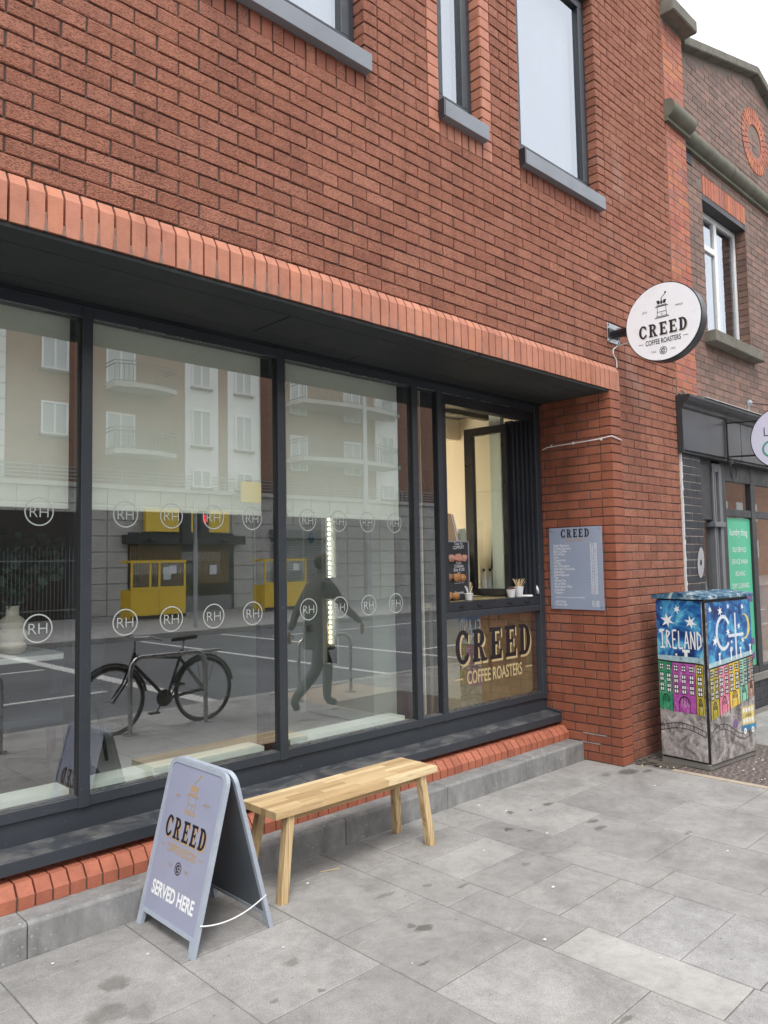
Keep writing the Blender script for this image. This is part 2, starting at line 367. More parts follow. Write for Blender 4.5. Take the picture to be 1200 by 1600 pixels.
def mk_wood_leg():
    m, n, out = nodes_of('acacia_leg')
    r = rnd(n)
    cmb = n.nodes.new('ShaderNodeCombineXYZ'); L(n, math_(n, 'MULTIPLY', r, 3.7), cmb.inputs[0])
    tc = n.nodes.new('ShaderNodeTexCoord')
    va = n.nodes.new('ShaderNodeVectorMath'); va.operation = 'ADD'; L(n, tc.outputs['Object'], va.inputs[0]); L(n, cmb.outputs[0], va.inputs[1])
    mp = n.nodes.new('ShaderNodeMapping'); mp.inputs['Scale'].default_value = (50, 50, 2.4); L(n, va.outputs[0], mp.inputs[0])
    g = noise(n, mp.outputs[0], 1, 5, .6, .6).outputs[0]
    c = ramp(n, g, [(.32, (.33, .20, .09)), (.46, (.58, .41, .21)), (.6, (.72, .55, .31)), (.8, (.64, .46, .24))]).outputs[0]
    finish(n, out, c, .5, g, .2, .001, 0, .4)
mk_wood_leg()
def mk_farbrick():
    m, n, out = nodes_of('far_brick')
    g = n.nodes.new('ShaderNodeNewGeometry'); s = n.nodes.new('ShaderNodeSeparateXYZ'); L(n, g.outputs['Position'], s.inputs[0])
    cb = n.nodes.new('ShaderNodeCombineXYZ'); L(n, s.outputs[0], cb.inputs[0]); L(n, s.outputs[2], cb.inputs[1])
    bt = n.nodes.new('ShaderNodeTexBrick'); L(n, cb.outputs[0], bt.inputs['Vector'])
    bt.inputs['Scale'].default_value = 1; bt.inputs['Brick Width'].default_value = .225; bt.inputs['Row Height'].default_value = .075; bt.inputs['Mortar Size'].default_value = .006
    bt.inputs['Color1'].default_value = (.25, .12, .08, 1); bt.inputs['Color2'].default_value = (.32, .17, .10, 1); bt.inputs['Mortar'].default_value = (.2, .17, .15, 1)
    finish(n, out, bt.outputs[0], .9)
mk_farbrick()
def mk_asphalt():
    m, n, out = nodes_of('asphalt'); P = pos(n)
    t = noise(n, P, .6, 5).outputs[0]; f = noise(n, P, 300, 2, .8).outputs[0]
    c = mixc(n, 'MULTIPLY', .7, ramp(n, t, [(.3, (.10, .107, .115)), (.7, (.145, .152, .16))]).outputs[0], ramp(n, f, [(.3, (.7, .7, .7)), (.7, (1.3, 1.3, 1.3))]).outputs[0])
    finish(n, out, c, .8, f, .5, .004)
mk_asphalt()

# ------------------------------------------------------------------ mesh helpers
class MB:
    def __init__(s): s.v = []; s.f = []; s.m = []
    def add(s, vs, fs, mat=0):
        o = len(s.v); s.v += [tuple(v) for v in vs]; s.f += [tuple(i+o for i in f) for f in fs]; s.m += [mat]*len(fs); return s
    def box(s, x0, x1, y0, y1, z0, z1, mat=0):
        if x0 > x1: x0, x1 = x1, x0
        if y0 > y1: y0, y1 = y1, y0
        if z0 > z1: z0, z1 = z1, z0
        vs = [(x0, y0, z0), (x1, y0, z0), (x1, y1, z0), (x0, y1, z0), (x0, y0, z1), (x1, y0, z1), (x1, y1, z1), (x0, y1, z1)]
        return s.add(vs, [(0, 3, 2, 1), (4, 5, 6, 7), (0, 1, 5, 4), (1, 2, 6, 5), (2, 3, 7, 6), (3, 0, 4, 7)], mat)
    def prism(s, pts, d, mat=0):
        """closed prism: polygon pts (3-D) swept by vector d; normals outward if pts run clockwise seen along d"""
        n = len(pts); d = Vector(d); a = [Vector(p) for p in pts]; b = [p+d for p in a]
        nrm = Vector((0, 0, 0))
        for i in range(n): nrm += a[i].cross(a[(i+1) % n])
        fs = [tuple(range(n)), tuple(range(2*n-1, n-1, -1))] + [(i, i+n, (i+1) % n+n, (i+1) % n) for i in range(n)]
        if nrm.dot(d) > 0: fs = [tuple(reversed(f)) for f in fs]
        return s.add(a+b, fs, mat)
    def cyl(s, p0, p1, r0, r1=None, seg=12, mat=0, caps=True):
        p0 = Vector(p0); p1 = Vector(p1); r1 = r0 if r1 is None else r1
        ax = (p1-p0).normalized(); t = Vector((0, 0, 1)) if abs(ax.z) < .9 else Vector((1, 0, 0))
        u = ax.cross(t).normalized(); v = ax.cross(u)
        vs = []
        for p, r in ((p0, r0), (p1, r1)):
            for i in range(seg):
                a = 2*math.pi*i/seg; vs.append(p+(u*math.cos(a)+v*math.sin(a))*r)
        fs = [(i, (i+1) % seg, (i+1) % seg+seg, i+seg) for i in range(seg)]
        if caps: fs += [tuple(range(seg-1, -1, -1)), tuple(range(seg, 2*seg))]
        return s.add(vs, fs, mat)
    def tube(s, pts, r, seg=8, mat=0, closed=False):
        pts = [Vector(p) for p in pts]; n = len(pts); rings = []
        ref = Vector((0, 0, 1))
        d0 = (pts[1]-pts[0]).normalized()
        if abs(d0.z) > .9: ref = Vector((1, 0, 0))
        u = d0.cross(ref).normalized()
        vs = []
        for i, p in enumerate(pts):
            if closed: d = (pts[(i+1) % n]-pts[i-1]).normalized()
            else: d = (pts[min(i+1, n-1)]-pts[max(i-1, 0)]).normalized()
            u = (u-d*u.dot(d)).normalized(); v = d.cross(u)
            rr = r[i] if isinstance(r, (list, tuple)) else r
            for k in range(seg):
                a = 2*math.pi*k/seg; vs.append(p+(u*math.cos(a)+v*math.sin(a))*rr)
        fs = []
        for i in range(n if closed else n-1):
            j = (i+1) % n
            for k in range(seg):
                k2 = (k+1) % seg; fs.append((i*seg+k, i*seg+k2, j*seg+k2, j*seg+k))
        if not closed: fs += [tuple(range(seg-1, -1, -1)), tuple(range((n-1)*seg, n*seg))]
        return s.add(vs, fs, mat)
    def lathe(s, prof, c=(0, 0, 0), seg=24, mat=0):
        """profile (r,z) bottom to top, axis z"""
        vs = []; n = len(prof)
        for r, z in prof:
            for k in range(seg):
                a = 2*math.pi*k/seg; vs.append((c[0]+r*math.cos(a), c[1]+r*math.sin(a), c[2]+z))
        fs = [(i*seg+k, i*seg+(k+1) % seg, (i+1)*seg+(k+1) % seg, (i+1)*seg+k) for i in range(n-1) for k in range(seg)]
        fs += [tuple(range(seg-1, -1, -1)), tuple(range((n-1)*seg, n*seg))]
        return s.add(vs, fs, mat)
    def blob(s, c, r, seg=10, mat=0, jit=.12, rs=None):
        rs = rs or (1, 1, 1); rings = 6; vs = [(c[0], c[1], c[2]-r*rs[2])]
        for i in range(1, rings):
            t = math.pi*i/rings
            for k in range(seg):
                a = 2*math.pi*k/seg; q = r*(1+random.uniform(-jit, jit))
                vs.append((c[0]+q*rs[0]*math.sin(t)*math.cos(a), c[1]+q*rs[1]*math.sin(t)*math.sin(a), c[2]-q*rs[2]*math.cos(t)))
        vs.append((c[0], c[1], c[2]+r*rs[2])); L_ = len(vs)-1
        fs = [(0, 1+(k+1) % seg, 1+k) for k in range(seg)]
        for i in range(rings-2):
            for k in range(seg): fs.append((1+i*seg+k, 1+i*seg+(k+1) % seg, 1+(i+1)*seg+(k+1) % seg, 1+(i+1)*seg+k))
        b = 1+(rings-2)*seg
        fs += [(b+k, b+(k+1) % seg, L_) for k in range(seg)]
        return s.add(vs, fs, mat)
    def xform(s, M): s.v = [tuple(M @ Vector(v)) for v in s.v]; return s
    def merge(s, o, mat=None):
        k = len(s.v); s.v += o.v; s.f += [tuple(i+k for i in f) for f in o.f]; s.m += o.m if mat is None else [mat]*len(o.m); return s

ORG = {}
def tag(o, label=None, cat=None, group=None, kind=None):
    if label: o['label'] = label
    if cat: o['category'] = cat
    if group: o['group'] = group
    if kind: o['kind'] = kind
    return o
def thing(name, label, cat, loc=(0, 0, 0), rotz=0, group=None):
    o = bpy.data.objects.new(name, None); COL.objects.link(o); o.empty_display_size = .1
    o.location = loc; o.rotation_euler = (0, 0, rotz)
    ORG[o] = Matrix.Translation(Vector(loc)) @ Matrix.Rotation(rotz, 4, 'Z')
    return tag(o, label, cat, group)
def me_from(mb, name, mats, bevel=0, smooth=False, segs=1):
    me = bpy.data.meshes.new(name); me.from_pydata(mb.v, [], mb.f)
    mats = [mats] if isinstance(mats, str) else mats
    for m in mats: me.materials.append(MATS[m])
    me.polygons.foreach_set('material_index', mb.m)
    if bevel:
        b = bmesh.new(); b.from_mesh(me)
        bmesh.ops.bevel(b, geom=[e for e in b.edges if e.is_manifold and e.calc_face_angle(0) > .3], offset=bevel, segments=segs, affect='EDGES', profile=.7)
        b.to_mesh(me); b.free()
    if smooth:
        me.polygons.foreach_set('use_smooth', [True]*len(me.polygons))
        try: me.set_sharp_from_angle(angle=R(38))
        except Exception: pass
    me.update(); return me
def build(mb, name, mats, parent=None, local=False, bevel=0, smooth=False, label=None, cat=None, group=None, kind=None, segs=1):
    if parent is not None:
        M = ORG[parent]
        if not local: Mi = M.inverted(); mb.v = [tuple(Mi @ Vector(v)) for v in mb.v]
        o = bpy.data.objects.new(name, me_from(mb, name, mats, bevel, smooth, segs)); COL.objects.link(o); o.parent = parent; ORG[o] = M
    else:
        xs = [v[0] for v in mb.v]; ys = [v[1] for v in mb.v]; zs = [v[2] for v in mb.v]
        c = Vector(((min(xs)+max(xs))/2, (min(ys)+max(ys))/2, min(zs)))
        mb.v = [tuple(Vector(v)-c) for v in mb.v]
        o = bpy.data.objects.new(name, me_from(mb, name, mats, bevel, smooth, segs)); COL.objects.link(o); o.location = c; ORG[o] = Matrix.Translation(c)
    return tag(o, label, cat, group, kind)
def place(me, name, parent, world, rotz=0, rot=None):
    o = bpy.data.objects.new(name, me); COL.objects.link(o)
    M = ORG[parent].inverted() @ Matrix.Translation(Vector(world))
    o.parent = parent; o.location = M.translation
    o.rotation_euler = rot if rot else (0, 0, rotz)
    ORG[o] = ORG[parent] @ Matrix.Translation(M.translation); return o
def box(name, dims, mat, parent=None, **kw): return build(MB().box(*dims), name, mat, parent, **kw)
def kids(o): return [c for c in bpy.data.objects if c.parent == o]
def copy_tree(o, loc=None, rotz=None, label=None):
    ch = {}
    for c in bpy.data.objects: ch.setdefault(c.parent, []).append(c)
    def rec(a, par):
        b = a.copy(); COL.objects.link(b)
        if par is not None: b.parent = par
        for c in ch.get(a, []): rec(c, b)
        return b
    r = rec(o, None)
    if loc is not None: r.location = loc
    if rotz is not None: r.rotation_euler = (0, 0, rotz)
    if label: r['label'] = label
    return r

# ------------------------------------------------------------------ bricks
# a brick lies with its face at local y=0, length on x (centred), height on z (centred), body towards +y
BR = []   # (kind, L, H, D, proud face depth, material, world centre of face, rotz, building key)
BMESH = {}
def brick_tmpl(kind, L_, H, D, j):
    key = (kind, round(L_, 3), round(H, 3), round(D, 3), j)
    if key in BMESH: return BMESH[key]
    rs = random.Random(hash(str(key)) & 0xffff)
    mb = MB(); hx, hz = L_/2, H/2
    if kind == 'chamf_top':      # squint brick: sloped upper edge
        cz, cy = j
        pr = [(-hx, 0, -hz), (-hx, 0, hz-cz), (-hx, cy, hz), (-hx, D, hz), (-hx, D, -hz)]
        mb.prism(pr, (L_, 0, 0)); v, f = mb.v, mb.f
    else:
        b = .0035 if kind == 'rough' else .0028
        jt = lambda a: a+rs.uniform(-.0022, .0022)
        yb = [rs.uniform(0, .0015) for _ in range(4)]
        front = [(jt(-hx+b), yb[0], jt(-hz+b)), (jt(hx-b), yb[1], jt(-hz+b)), (jt(hx-b), yb[2], jt(hz-b)), (jt(-hx+b), yb[3], jt(hz-b))]
        rim = [(jt(-hx), b, jt(-hz)), (jt(hx), b, jt(-hz)), (jt(hx), b, jt(hz)), (jt(-hx), b, jt(hz))]
        back = [(x, D, z) for x, y, z in rim]
        v = front+rim+back
        f = [(0, 1, 2, 3)]+[(i, i+4, (i+1) % 4+4, (i+1) % 4) for i in range(4)]+[(i+4, i+8, (i+1) % 4+8, (i+1) % 4+4) for i in range(4)]
        f = [f[0]]+[tuple(q) for q in f[1:]]
    BMESH[key] = (key, v, f); return BMESH[key]
def brick(bkey, kind, L_, H, D, mat, c, rotz=0, j=None, tilt=0):
    jit = random.uniform(-.0016, .0016) if kind != 'chamf_top' else random.uniform(-.001, .001)
    c = Vector(c)+Vector((math.sin(rotz), -math.cos(rotz), 0))*jit
    BR.append((bkey, kind, L_, H, D, mat, c, rotz, j if j is not None else random.randrange(4), tilt))
def pix_area(c, L_, H, rotz):
    d = c-CAM; z = d.dot(fw)
    if z < .3: return 0
    x = d.dot(rt2)/z*1197/600; y = d.dot(up2)/z*1197/800
    if abs(x) > 1.06 or abs(y) > 1.05: return 0
    nrm = Vector((math.sin(rotz), -math.cos(rotz), 0)); return L_*H*abs(nrm.dot(d.normalized()))/z/z
def flush_bricks(bkey, root, limit=300):
    mine = [b for b in BR if b[0] == bkey]
    mine.sort(key=lambda b: -pix_area(b[6], b[2], b[3], b[7]))
    solo = [b for b in mine[:limit] if pix_area(b[6], b[2], b[3], b[7]) > 0]
    rest = mine[len(solo):]
    cache = {}
    for (_, kind, L_, H, D, mat, c, rz, j, tilt) in solo:
        key, v, f = brick_tmpl(kind, L_, H, D, j)
        k2 = (key, mat)
        if k2 not in cache:
            me = bpy.data.meshes.new('brick'); me.from_pydata(v, [], f); me.materials.append(MATS[mat]); me.update(); cache[k2] = me
        place(cache[k2], 'brick', root, c, rz, rot=(0, tilt, rz))
    mats = sorted({b[5] for b in rest}); mb = MB()
    for (_, kind, L_, H, D, mat, c, rz, j, tilt) in rest:
        key, v, f = brick_tmpl(kind, L_, H, D, j)
        M = Matrix.Translation(c) @ Matrix.Rotation(rz, 4, 'Z') @ Matrix.Rotation(tilt, 4, 'Y')
        mb.add([M @ Vector(p) for p in v], f, mats.index(mat))
    if rest: build(mb, 'bricks', mats, root, kind='stuff')

# ================================================================== GROUND
road = box('road', (-60, 90, -13.2, -3.83, -.32, -.12), 'asphalt', kind='structure')
box('ground', (-150, 200, -150, 150, -.9, -.4), 'asphalt', kind='structure')
farp = box('far_pavement', (-60, 90, -60, -13.35, -.4, 0), 'paving_granite', kind='structure')
build(MB().box(-60, 90, -13.35, -13.2, -.35, .005), 'far_kerb', 'paving_light', kind='structure')
marks = MB()
for d in [(4.35, 4.58, -12.9, -3.9), (7.66, 7.78, -12.9, -3.9), (9.9, 10.02, -12.9, -3.9), (-6, 3.9, -6.38, -6.26), (10.3, 26, -6.36, -6.24), (-6, 4.2, -9.6, -9.48), (10.4, 26, -11.3, -11.18)]:
    marks.box(d[0], d[1], d[2], d[3], -.12, -.114)
build(marks, 'road_markings', 'line_paint', kind='structure')
pave = box('pavement', (-8, 60, -3.68, 1.4, -.35, -.0045), 'paving_joint', kind='structure')
kerb = box('street_kerb', (-8, 60, -3.83, -3.68, -.35, .0), 'paving_light', kind='structure')
ORG[pave] = Matrix.Translation(pave.location)
cols = [(-.51, .098, [.33, -.02, -.62, -1.22]), (.098, .682, [.33, .115, -.49, -1.09]), (.682, 1.276, [.33, -.19, -.80, -1.4]), (1.276, 1.864, [.33, .10, -.50, -1.10, -1.7]), (1.864, 2.155, [.33, -.05, -.65, -1.25, -1.98]),
        (2.155, 2.735, [.33, .10, -.19, -.49, -.80, -1.09, -1.39, -1.68, -2.0]), (2.735, 3.022, [.33, -.03, -.65, -1.25, -1.85]), (3.022, 3.595, [.33, .13, -.48, -1.08, -1.68]), (3.595, 4.215, [.33, -.13, -.77, -1.40, -2.0]), (4.215, 4.86, [.33, .02, -.46, -1.08, -1.7])]
smesh = {}
def slab(x0, x1, y0, y1, mat, z=0, h=.012):
    k = (round(x1-x0, 3), round(y1-y0, 3), mat)
    if k not in smesh:
        g = .0028; a, b = (x1-x0)/2-g, (y1-y0)/2-g
        mb = MB(); c = .003
        top = [(-a+c, -b+c, 0), (a-c, -b+c, 0), (a-c, b-c, 0), (-a+c, b-c, 0)]; rim = [(-a, -b, -c), (a, -b, -c), (a, b, -c), (-a, b, -c)]; bot = [(x, y, -.011) for x, y, _ in rim]
        mb.add(top+rim+bot, [(0, 1, 2, 3)]+[(i, i+4, (i+1) % 4+4, (i+1) % 4) for i in range(4)]+[(i+4, i+8, (i+1) % 4+8, (i+1) % 4+4) for i in range(4)])
        smesh[k] = me_from(mb, 'paving_slab', mat)
    o = place(smesh[k], 'paving_slab', pave, ((x0+x1)/2, (y0+y1)/2, z+random.uniform(-.0012, .0012)), rot=(random.uniform(-.0012, .0012), random.uniform(-.0012, .0012), 0))
    return o
for x0, x1, ys in cols:
    ys = list(ys)
    while ys[-1]-.6 > -3.66: ys.append(ys[-1]-.6)
    ys.append(-3.68)
    for a, b in zip(ys[:-1], ys[1:]):
        m = 'paving_stone'
        if x0 == 1.864 and abs(a+1.25) < .01: m = 'paving_light'
        elif (b < -1.7 and x0 < 2.0 and x0 > 1.8) or (x0 > 2.1 and x0 < 2.2 and b < -1.5) or (x0 > 1.8 and b < -2.05): m = 'paving_granite'
        slab(x0, x1, b, a, m)
x = -.51; i = 0
while x > -5:
    wd = [.6, .6, .3][i % 3]; y = .33; first = [.35, .6, .2][i % 3]
    while y > -3.6:
        y2 = max(-3.68, y-(first if y == .33 else .6)); slab(x-wd, x, y2, y, 'paving_stone'); y = y2
    x -= wd; i += 1
for i in range(8):
    x0 = 6.2+i*.9; y = -.02; k = 0
    while y > -3.6:
        y2 = max(-3.68, y-(.45 if k or i % 2 else .25)); slab(x0, x0+.9, y2, y, 'paving_stone'); y = y2; k += 1
# worn ribbed iron-brown paving beside the cabinet, with sandy edging
rib = MB()
nx, ny = 90, 110; X0, X1, Y0, Y1 = 4.93, 6.2, -2.6, -.02
for j in range(ny+1):
    for i in range(nx+1):
        x = X0+(X1-X0)*i/nx; y = Y0+(Y1-Y0)*j/ny
        ph = 2*math.pi*(y+.012*math.sin(x*38)+.006*math.sin(x*91+y*13))/.052
        edge = min(1, (x-X0)/.05, (X1-x)/.05, (y-Y0)/.05, (Y1-y)/.05)
        rib.v.append((x, y, -.004+edge*.006*max(-.4, math.sin(ph))))
for j in range(ny):
    for i in range(nx):
        a = j*(nx+1)+i; rib.f.append((a, a+1, a+nx+2, a+nx+1)); rib.m.append(0)
build(rib, 'ribbed_paving', 'brown_iron', smooth=True, kind='structure')
build(MB().box(4.865, 4.93, -3.6, -.35, -.02, .002).box(4.93, 6.2, -3.6, -2.6, -.02, .001), 'mortar_edging', 'sand_mortar', kind='structure')
build(MB().box(4.93, 6.2, -.36, .02, -.02, .0035), 'dirt_strip', 'dirt', kind='structure')

# ================================================================== SHOP BUILDING
shop = thing('shop_building', 'red brick shop with dark window frames and a pink brick band over them', 'building', (1.4, .2, 0))
G = lambda n: .1086+.1125*n
XL = -3.2; XR = 6.035; ZT = 7.2; XRV = 4.723
Z0 = 3.295
W1, W2, W3 = (7, 17), (23, 27), (31, 41)
WZ0, WZ1 = 4.72, 6.52
def inwin(x0, x1, k):
    if k < 16 or k >= 43: return False
    for a, b in (W1, W2, W3):
        if x1 > G(a)+.01 and x0 < G(b)-.01: return True
    return False
# mortar backing of the upper wall with real openings
mw = MB()
D_ = .33; F_ = .0110
def wallbox(x0, x1, z0, z1, m=0): mw.box(x0, x1, F_, D_, z0, z1, m)
xs = [XL, G(7), G(17), G(23), G(27), G(31), G(41), XR-.003]
wallbox(XL, XR-.003, 3.29, WZ0-.005)
wallbox(XL, XR-.003, WZ1, ZT)
for a, b in ((XL, G(7)), (G(17), G(23)), (G(27), G(31)), (G(41), XR-.003)): mw.box(a+.008 if a != XL else a, b-.008 if b < 6 else b, F_, D_, WZ0-.005, WZ1)
mw.box(XL, XRV+.1615, .004, D_, 3.081, 3.29)      # behind the soldier band
mw.box(XRV+.01, XRV+.157, -.02, D_, -.05, 3.081)   # quoin core
mw.box(XRV+.157, XR-.003, F_, D_, -.05, 3.29)
mw.box(XRV+.0085, XRV+.15, -.012, .80, -.05, 3.081)   # reveal core
build(mw, 'wall_core', 'mortar_dark', shop)
# stretcher courses
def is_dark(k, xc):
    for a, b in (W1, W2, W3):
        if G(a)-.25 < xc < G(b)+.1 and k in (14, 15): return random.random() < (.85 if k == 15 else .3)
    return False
def rough(x0, x1, k, dark=False):
    z = Z0+.075*k+.0375+.0025
    brick('shop', 'rough', x1-x0-.0095, .0655, .09, 'rough_brick_dark' if dark else 'rough_brick', ((x0+x1)/2, 0, z))
NK = int((ZT-Z0)/.075)
for k in range(NK):
    if 16 <= k < 43:
        segs = []
        for a, b in ((-30, 6), (18, 22), (28, 30), (42, 53)):
            n = a; first = True
            if a == -30:
                n = a + (k % 2)
                while n < b:
                    e = min(n+2, b); segs.append((n, e)); n = e
            elif (a, b) == (18, 22): segs += [(18, 20), (20, 22)] if k % 2 == 0 else [(18, 19), (19, 21), (21, 22)]
            elif (a, b) == (28, 30): segs += [(28, 30)] if k % 2 == 0 else [(28, 29), (29, 30)]
            else:
                n = 42; e = 44 if k % 2 == 0 else 43
                while n < 52.7: segs.append((n, min(e, 52.67))); n = e; e += 2
        segs += [(6, 7), (17, 18), (30, 31), (41, 42)]
        for a, b in segs:
            if G(b) < XL or b-a < .3: continue
            rough(max(G(a), XL), G(b), k)
        for a, b in ((22, 23), (27, 28)):
            brick('shop', 'smooth', .1125-.0095, .0655, .10, 'smooth_brick_pink', ((G(a)+G(b))/2, -.002, Z0+.075*k+.04))
        # reveal faces of the openings
        if Z0+.075*k > WZ0-.02:
            for n, side, mt in ((17, 1, 'rough_brick'), (27, 1, 'smooth_brick_pink'), (41, 1, 'rough_brick'), (7, -1, 'rough_brick'), (23, -1, 'smooth_brick_pink'), (31, -1, 'rough_brick')):
                rz = R(-90) if side == 1 else R(90)
                brick('shop', 'smooth', .098, .0655, .012, mt, (G(n)-.0005*side, .0535, Z0+.075*k+.04), rz)
    else:
        n = -30+(k % 2)
        while n < 52.6:
            e = min(n+2, 52.67)
            if k >= 16 or True:
                if G(e) > XL: rough(max(G(n), XL), G(e), k, is_dark(k, (G(n)+G(e))/2))
            n = e
# soldiers beneath each upper window
for a, b in (W1, W2, W3):
    cnt = round((G(b)-G(a))/.075)
    for i in range(cnt):
        x = G(a)+(i+.5)*(G(b)-G(a))/cnt
        brick('shop', 'smooth', .0655, .215, .08, 'smooth_brick_pink' if (a, b) == W2 else 'rough_brick' if i % 3 == 0 else 'smooth_brick_red', (x, .001, 4.497+.1075))
# pink soldier band with sloped tops
pitchx = .0737
i = 0; x = XRV
while x > XL+.08:
    wd = .066 if i else .156
    if i == 0: brick('shop', 'chamf_top', .157, .2095, .10, 'smooth_brick_pink', (XRV+.0815, -.03, 3.081+.105), 0, (.05, .029))
    x2 = x-pitchx*(1+.0035*(i-32)/8)
    brick('shop', 'chamf_top', x-x2-.0105+random.uniform(-.0012, .0012), .2095+random.uniform(-.002, .002), .10, 'smooth_brick_pink', ((x+x2)/2, -.03, 3.081+.105), 0, (.05, .029), random.uniform(-.006, .006))
    x = x2; i += 1
# quoin and reveal of smooth red brick, rough wall to its right
for c in range(41):
    z = 3.075-.075*c-.0375
    mt = 'smooth_brick_red'
    brick('shop', 'smooth', .158, .0655, .06, mt, (XRV+.0815, -.03, z))
    brick('shop', 'smooth', .1035, .0655, .012, mt, (XRV-.0005, .0225, z), R(-90))
    ys = [.0795]
    st = [.106, .215, .215] if c % 2 else [.215, .215, .215]
    y = .079
    while y < .79:
        ln = st.pop(0) if st else .215
        y2 = min(y+ln, .80); brick('shop', 'smooth', y2-y-.0035, .0655, .012, mt, (XRV+.0005, (y+y2)/2+.002, z), R(-90)); y = y2+.0085
    x = XRV+.167; first = .055 if c % 2 else .165
    while x < XR-.03:
        x2 = min(x+(first if x < XRV+.17 else .225), XR); 
        if x2-x > .02: brick('shop', 'rough', x2-x-.0095, .0655, .09, 'rough_brick', ((x+x2)/2, .004, z))
        x = x2
for k in range(3):
    x = XRV+.167
    n = 43 if k % 2 else 44
    xx = x
    while xx < XR-.03:
        x2 = min(G(n), XR)
        if x2-xx > .03: brick('shop', 'rough', x2-xx-.0095, .0655, .09, 'rough_brick', ((xx+x2)/2, .003, 3.075+.075*k+.0375))
        xx = x2; n += 2
# base: sloped plinth bricks, stretcher strip, concrete kerb stones
x = XRV-.004; i = 0
pm = MB(); pm.box(XL, XRV, .478, .72, .10, .205).box(XL, XRV, .60, .74, .2, .30); build(pm, 'plinth_core', 'mortar_grey', shop)
while x > XL+.1:
    x2 = x-.0785; brick('shop', 'chamf_top', .0695, .108+random.uniform(-.002, .002), .13, 'smooth_brick_orange', ((x+x2)/2, .468+random.uniform(-.002, .002), .152+.054), 0, (.052, .046), random.uniform(-.01, .01)); x = x2
x = XRV; 
while x > XL+.2: x2 = x-.225; brick('shop', 'smooth', .2155, .05, .03, 'smooth_brick_red', ((x+x2)/2, .592, .272)); x = x2
sm_ = MB(); rs_ = random.Random(21)
for b_ in [q for q in BR if q[0] == 'shop' and q[1] == 'chamf_top' and abs(q[3]-.21) < .012 and q[2] < .1 and -1 < q[6].x < 3.4]:
    xj = b_[6].x+b_[2]/2+.0035
    if rs_.random() < .25: continue
    h_ = rs_.uniform(.04, .11); w0 = rs_.uniform(.004, .010); w1 = rs_.uniform(.004, .010)
    pts = [(xj-.003, h_), (xj-.0036-w0*.15, h_*.6), (xj-.0036-w0*.5, h_*.25), (xj-.0036-w0, 0), (xj+.0036+w1, 0), (xj+.0036+w1*.5, h_*.25), (xj+.0036+w1*.15, h_*.6), (xj+.003, h_)]
    sm_.prism([(x, -.0318, 3.0805+z) for x, z in pts], (0, .012, 0))
build(sm_, 'mortar_smears', 'mortar_smear', shop, kind='stuff')
flush_bricks('shop', shop)
xk = [XL, -2.0, -1.0, -.36, .243, 1.16, 2.07, 2.99, 3.9, XRV-.003]
for a, b in zip(xk[:-1], xk[1:]):
    mb = MB(); mb.prism([(a+.002, .328, -.05), (a+.002, .331, .138), (a+.002, .343, .15), (a+.002, .50, .151), (a+.002, .50, -.05)], (b-a-.004, 0, 0))
    build(mb, 'kerb_stone', 'kerb_concrete', shop, bevel=.004)
# coping of the parapet
box('roof_coping', (XL, XR-.02, -.03, .36, ZT, ZT+.05), 'lead_flashing', shop)
# blank side and rear body
build(MB().box(XL, XR-.003, .34, .42, 3.2, ZT-.05), 'rear_core', 'mortar_grey', shop)
# soffit boards
sf = [(-.018, .13, XL, 3.03), (-.018, .13, 3.035, XRV), (.136, .50, XL, 1.55), (.136, .50, 1.556, XRV), (.506, .64, XL, 2.4), (.506, .64, 2.406, XRV)]
for y0, y1, a, b in sf: build(MB().box(a, b-.004, y0, y1, 3.058, 3.078), 'soffit_board', 'soffit', shop, bevel=.002)
build(MB().box(XL, XRV, .645, .72, 3.045, 3.08), 'soffit_end', 'anthracite_dark', shop)

# --- upper windows
def upper_window(a, b, split=None):
    x0, x1 = G(a)+.003, G(b)-.003
    f = MB(); Y = .088; t = .052
    f.box(x0, x1, Y, Y+.07, WZ0-.0, WZ0+.045).box(x0, x1, Y, Y+.07, WZ1-.05, WZ1)
    f.box(x0, x0+t, Y, Y+.07, WZ0+.045, WZ1-.05).box(x1-t, x1, Y, Y+.07, WZ0+.045, WZ1-.05)
    win = build(f, 'window', 'anthracite', shop, bevel=.003)
    s = MB(); t2 = .062; ax, bx, az, bz = x0+t+.004, x1-t-.004, WZ0+.07, WZ1-.06
    s.box(ax, bx, Y-.018, Y+.05, az, az+t2).box(ax, bx, Y-.018, Y+.05, bz-t2, bz).box(ax, ax+t2, Y-.018, Y+.05, az+t2, bz-t2).box(bx-t2, bx, Y-.018, Y+.05, az+t2, bz-t2)
    build(s, 'sash', 'anthracite', win, bevel=.003)
    build(MB().box(ax+t2-.003, bx-t2+.003, Y+.012, Y+.02, az+t2-.003, bz-t2+.003), 'pane', 'upper_glass', win)
    cu = MB(); nn = int((bx-ax)/.012); pts = [(ax+t2*.5+(bx-ax-t2)*i/nn, Y+.105+.003*math.sin(i*.31)+.001*math.sin(i*.83+1)) for i in range(nn+1)]
    vs_ = [(x, y, az) for x, y in pts]+[(x, y, bz) for x, y in pts]; cu.add(vs_, [(i, i+1, i+nn+2, i+nn+1) for i in range(nn)])
    build(cu, 'net_curtain', 'net_cloth', win, smooth=True)
    box('window_back', (x0, x1, .30, .32, WZ0, WZ1), 'room_wall', win)
    xa, xb = G(a)-.012, G(b)+.012
    sl = MB()
    sl.prism([(xa+.012, .087, WZ0-.115), (xa+.012, .087, WZ0-.004), (xa+.012, -.052, WZ0-.006), (xa+.012, -.055, WZ0-.012), (xa+.012, -.055, WZ0-.115)], (xb-xa-.012, 0, 0))
    sl.box(xa-.004, xa+.010, -.057, .087, WZ0-.118, WZ0+.004, 1)
    build(sl, 'sill', ['sill_grey', 'anthracite_dark'], win, bevel=.0015)
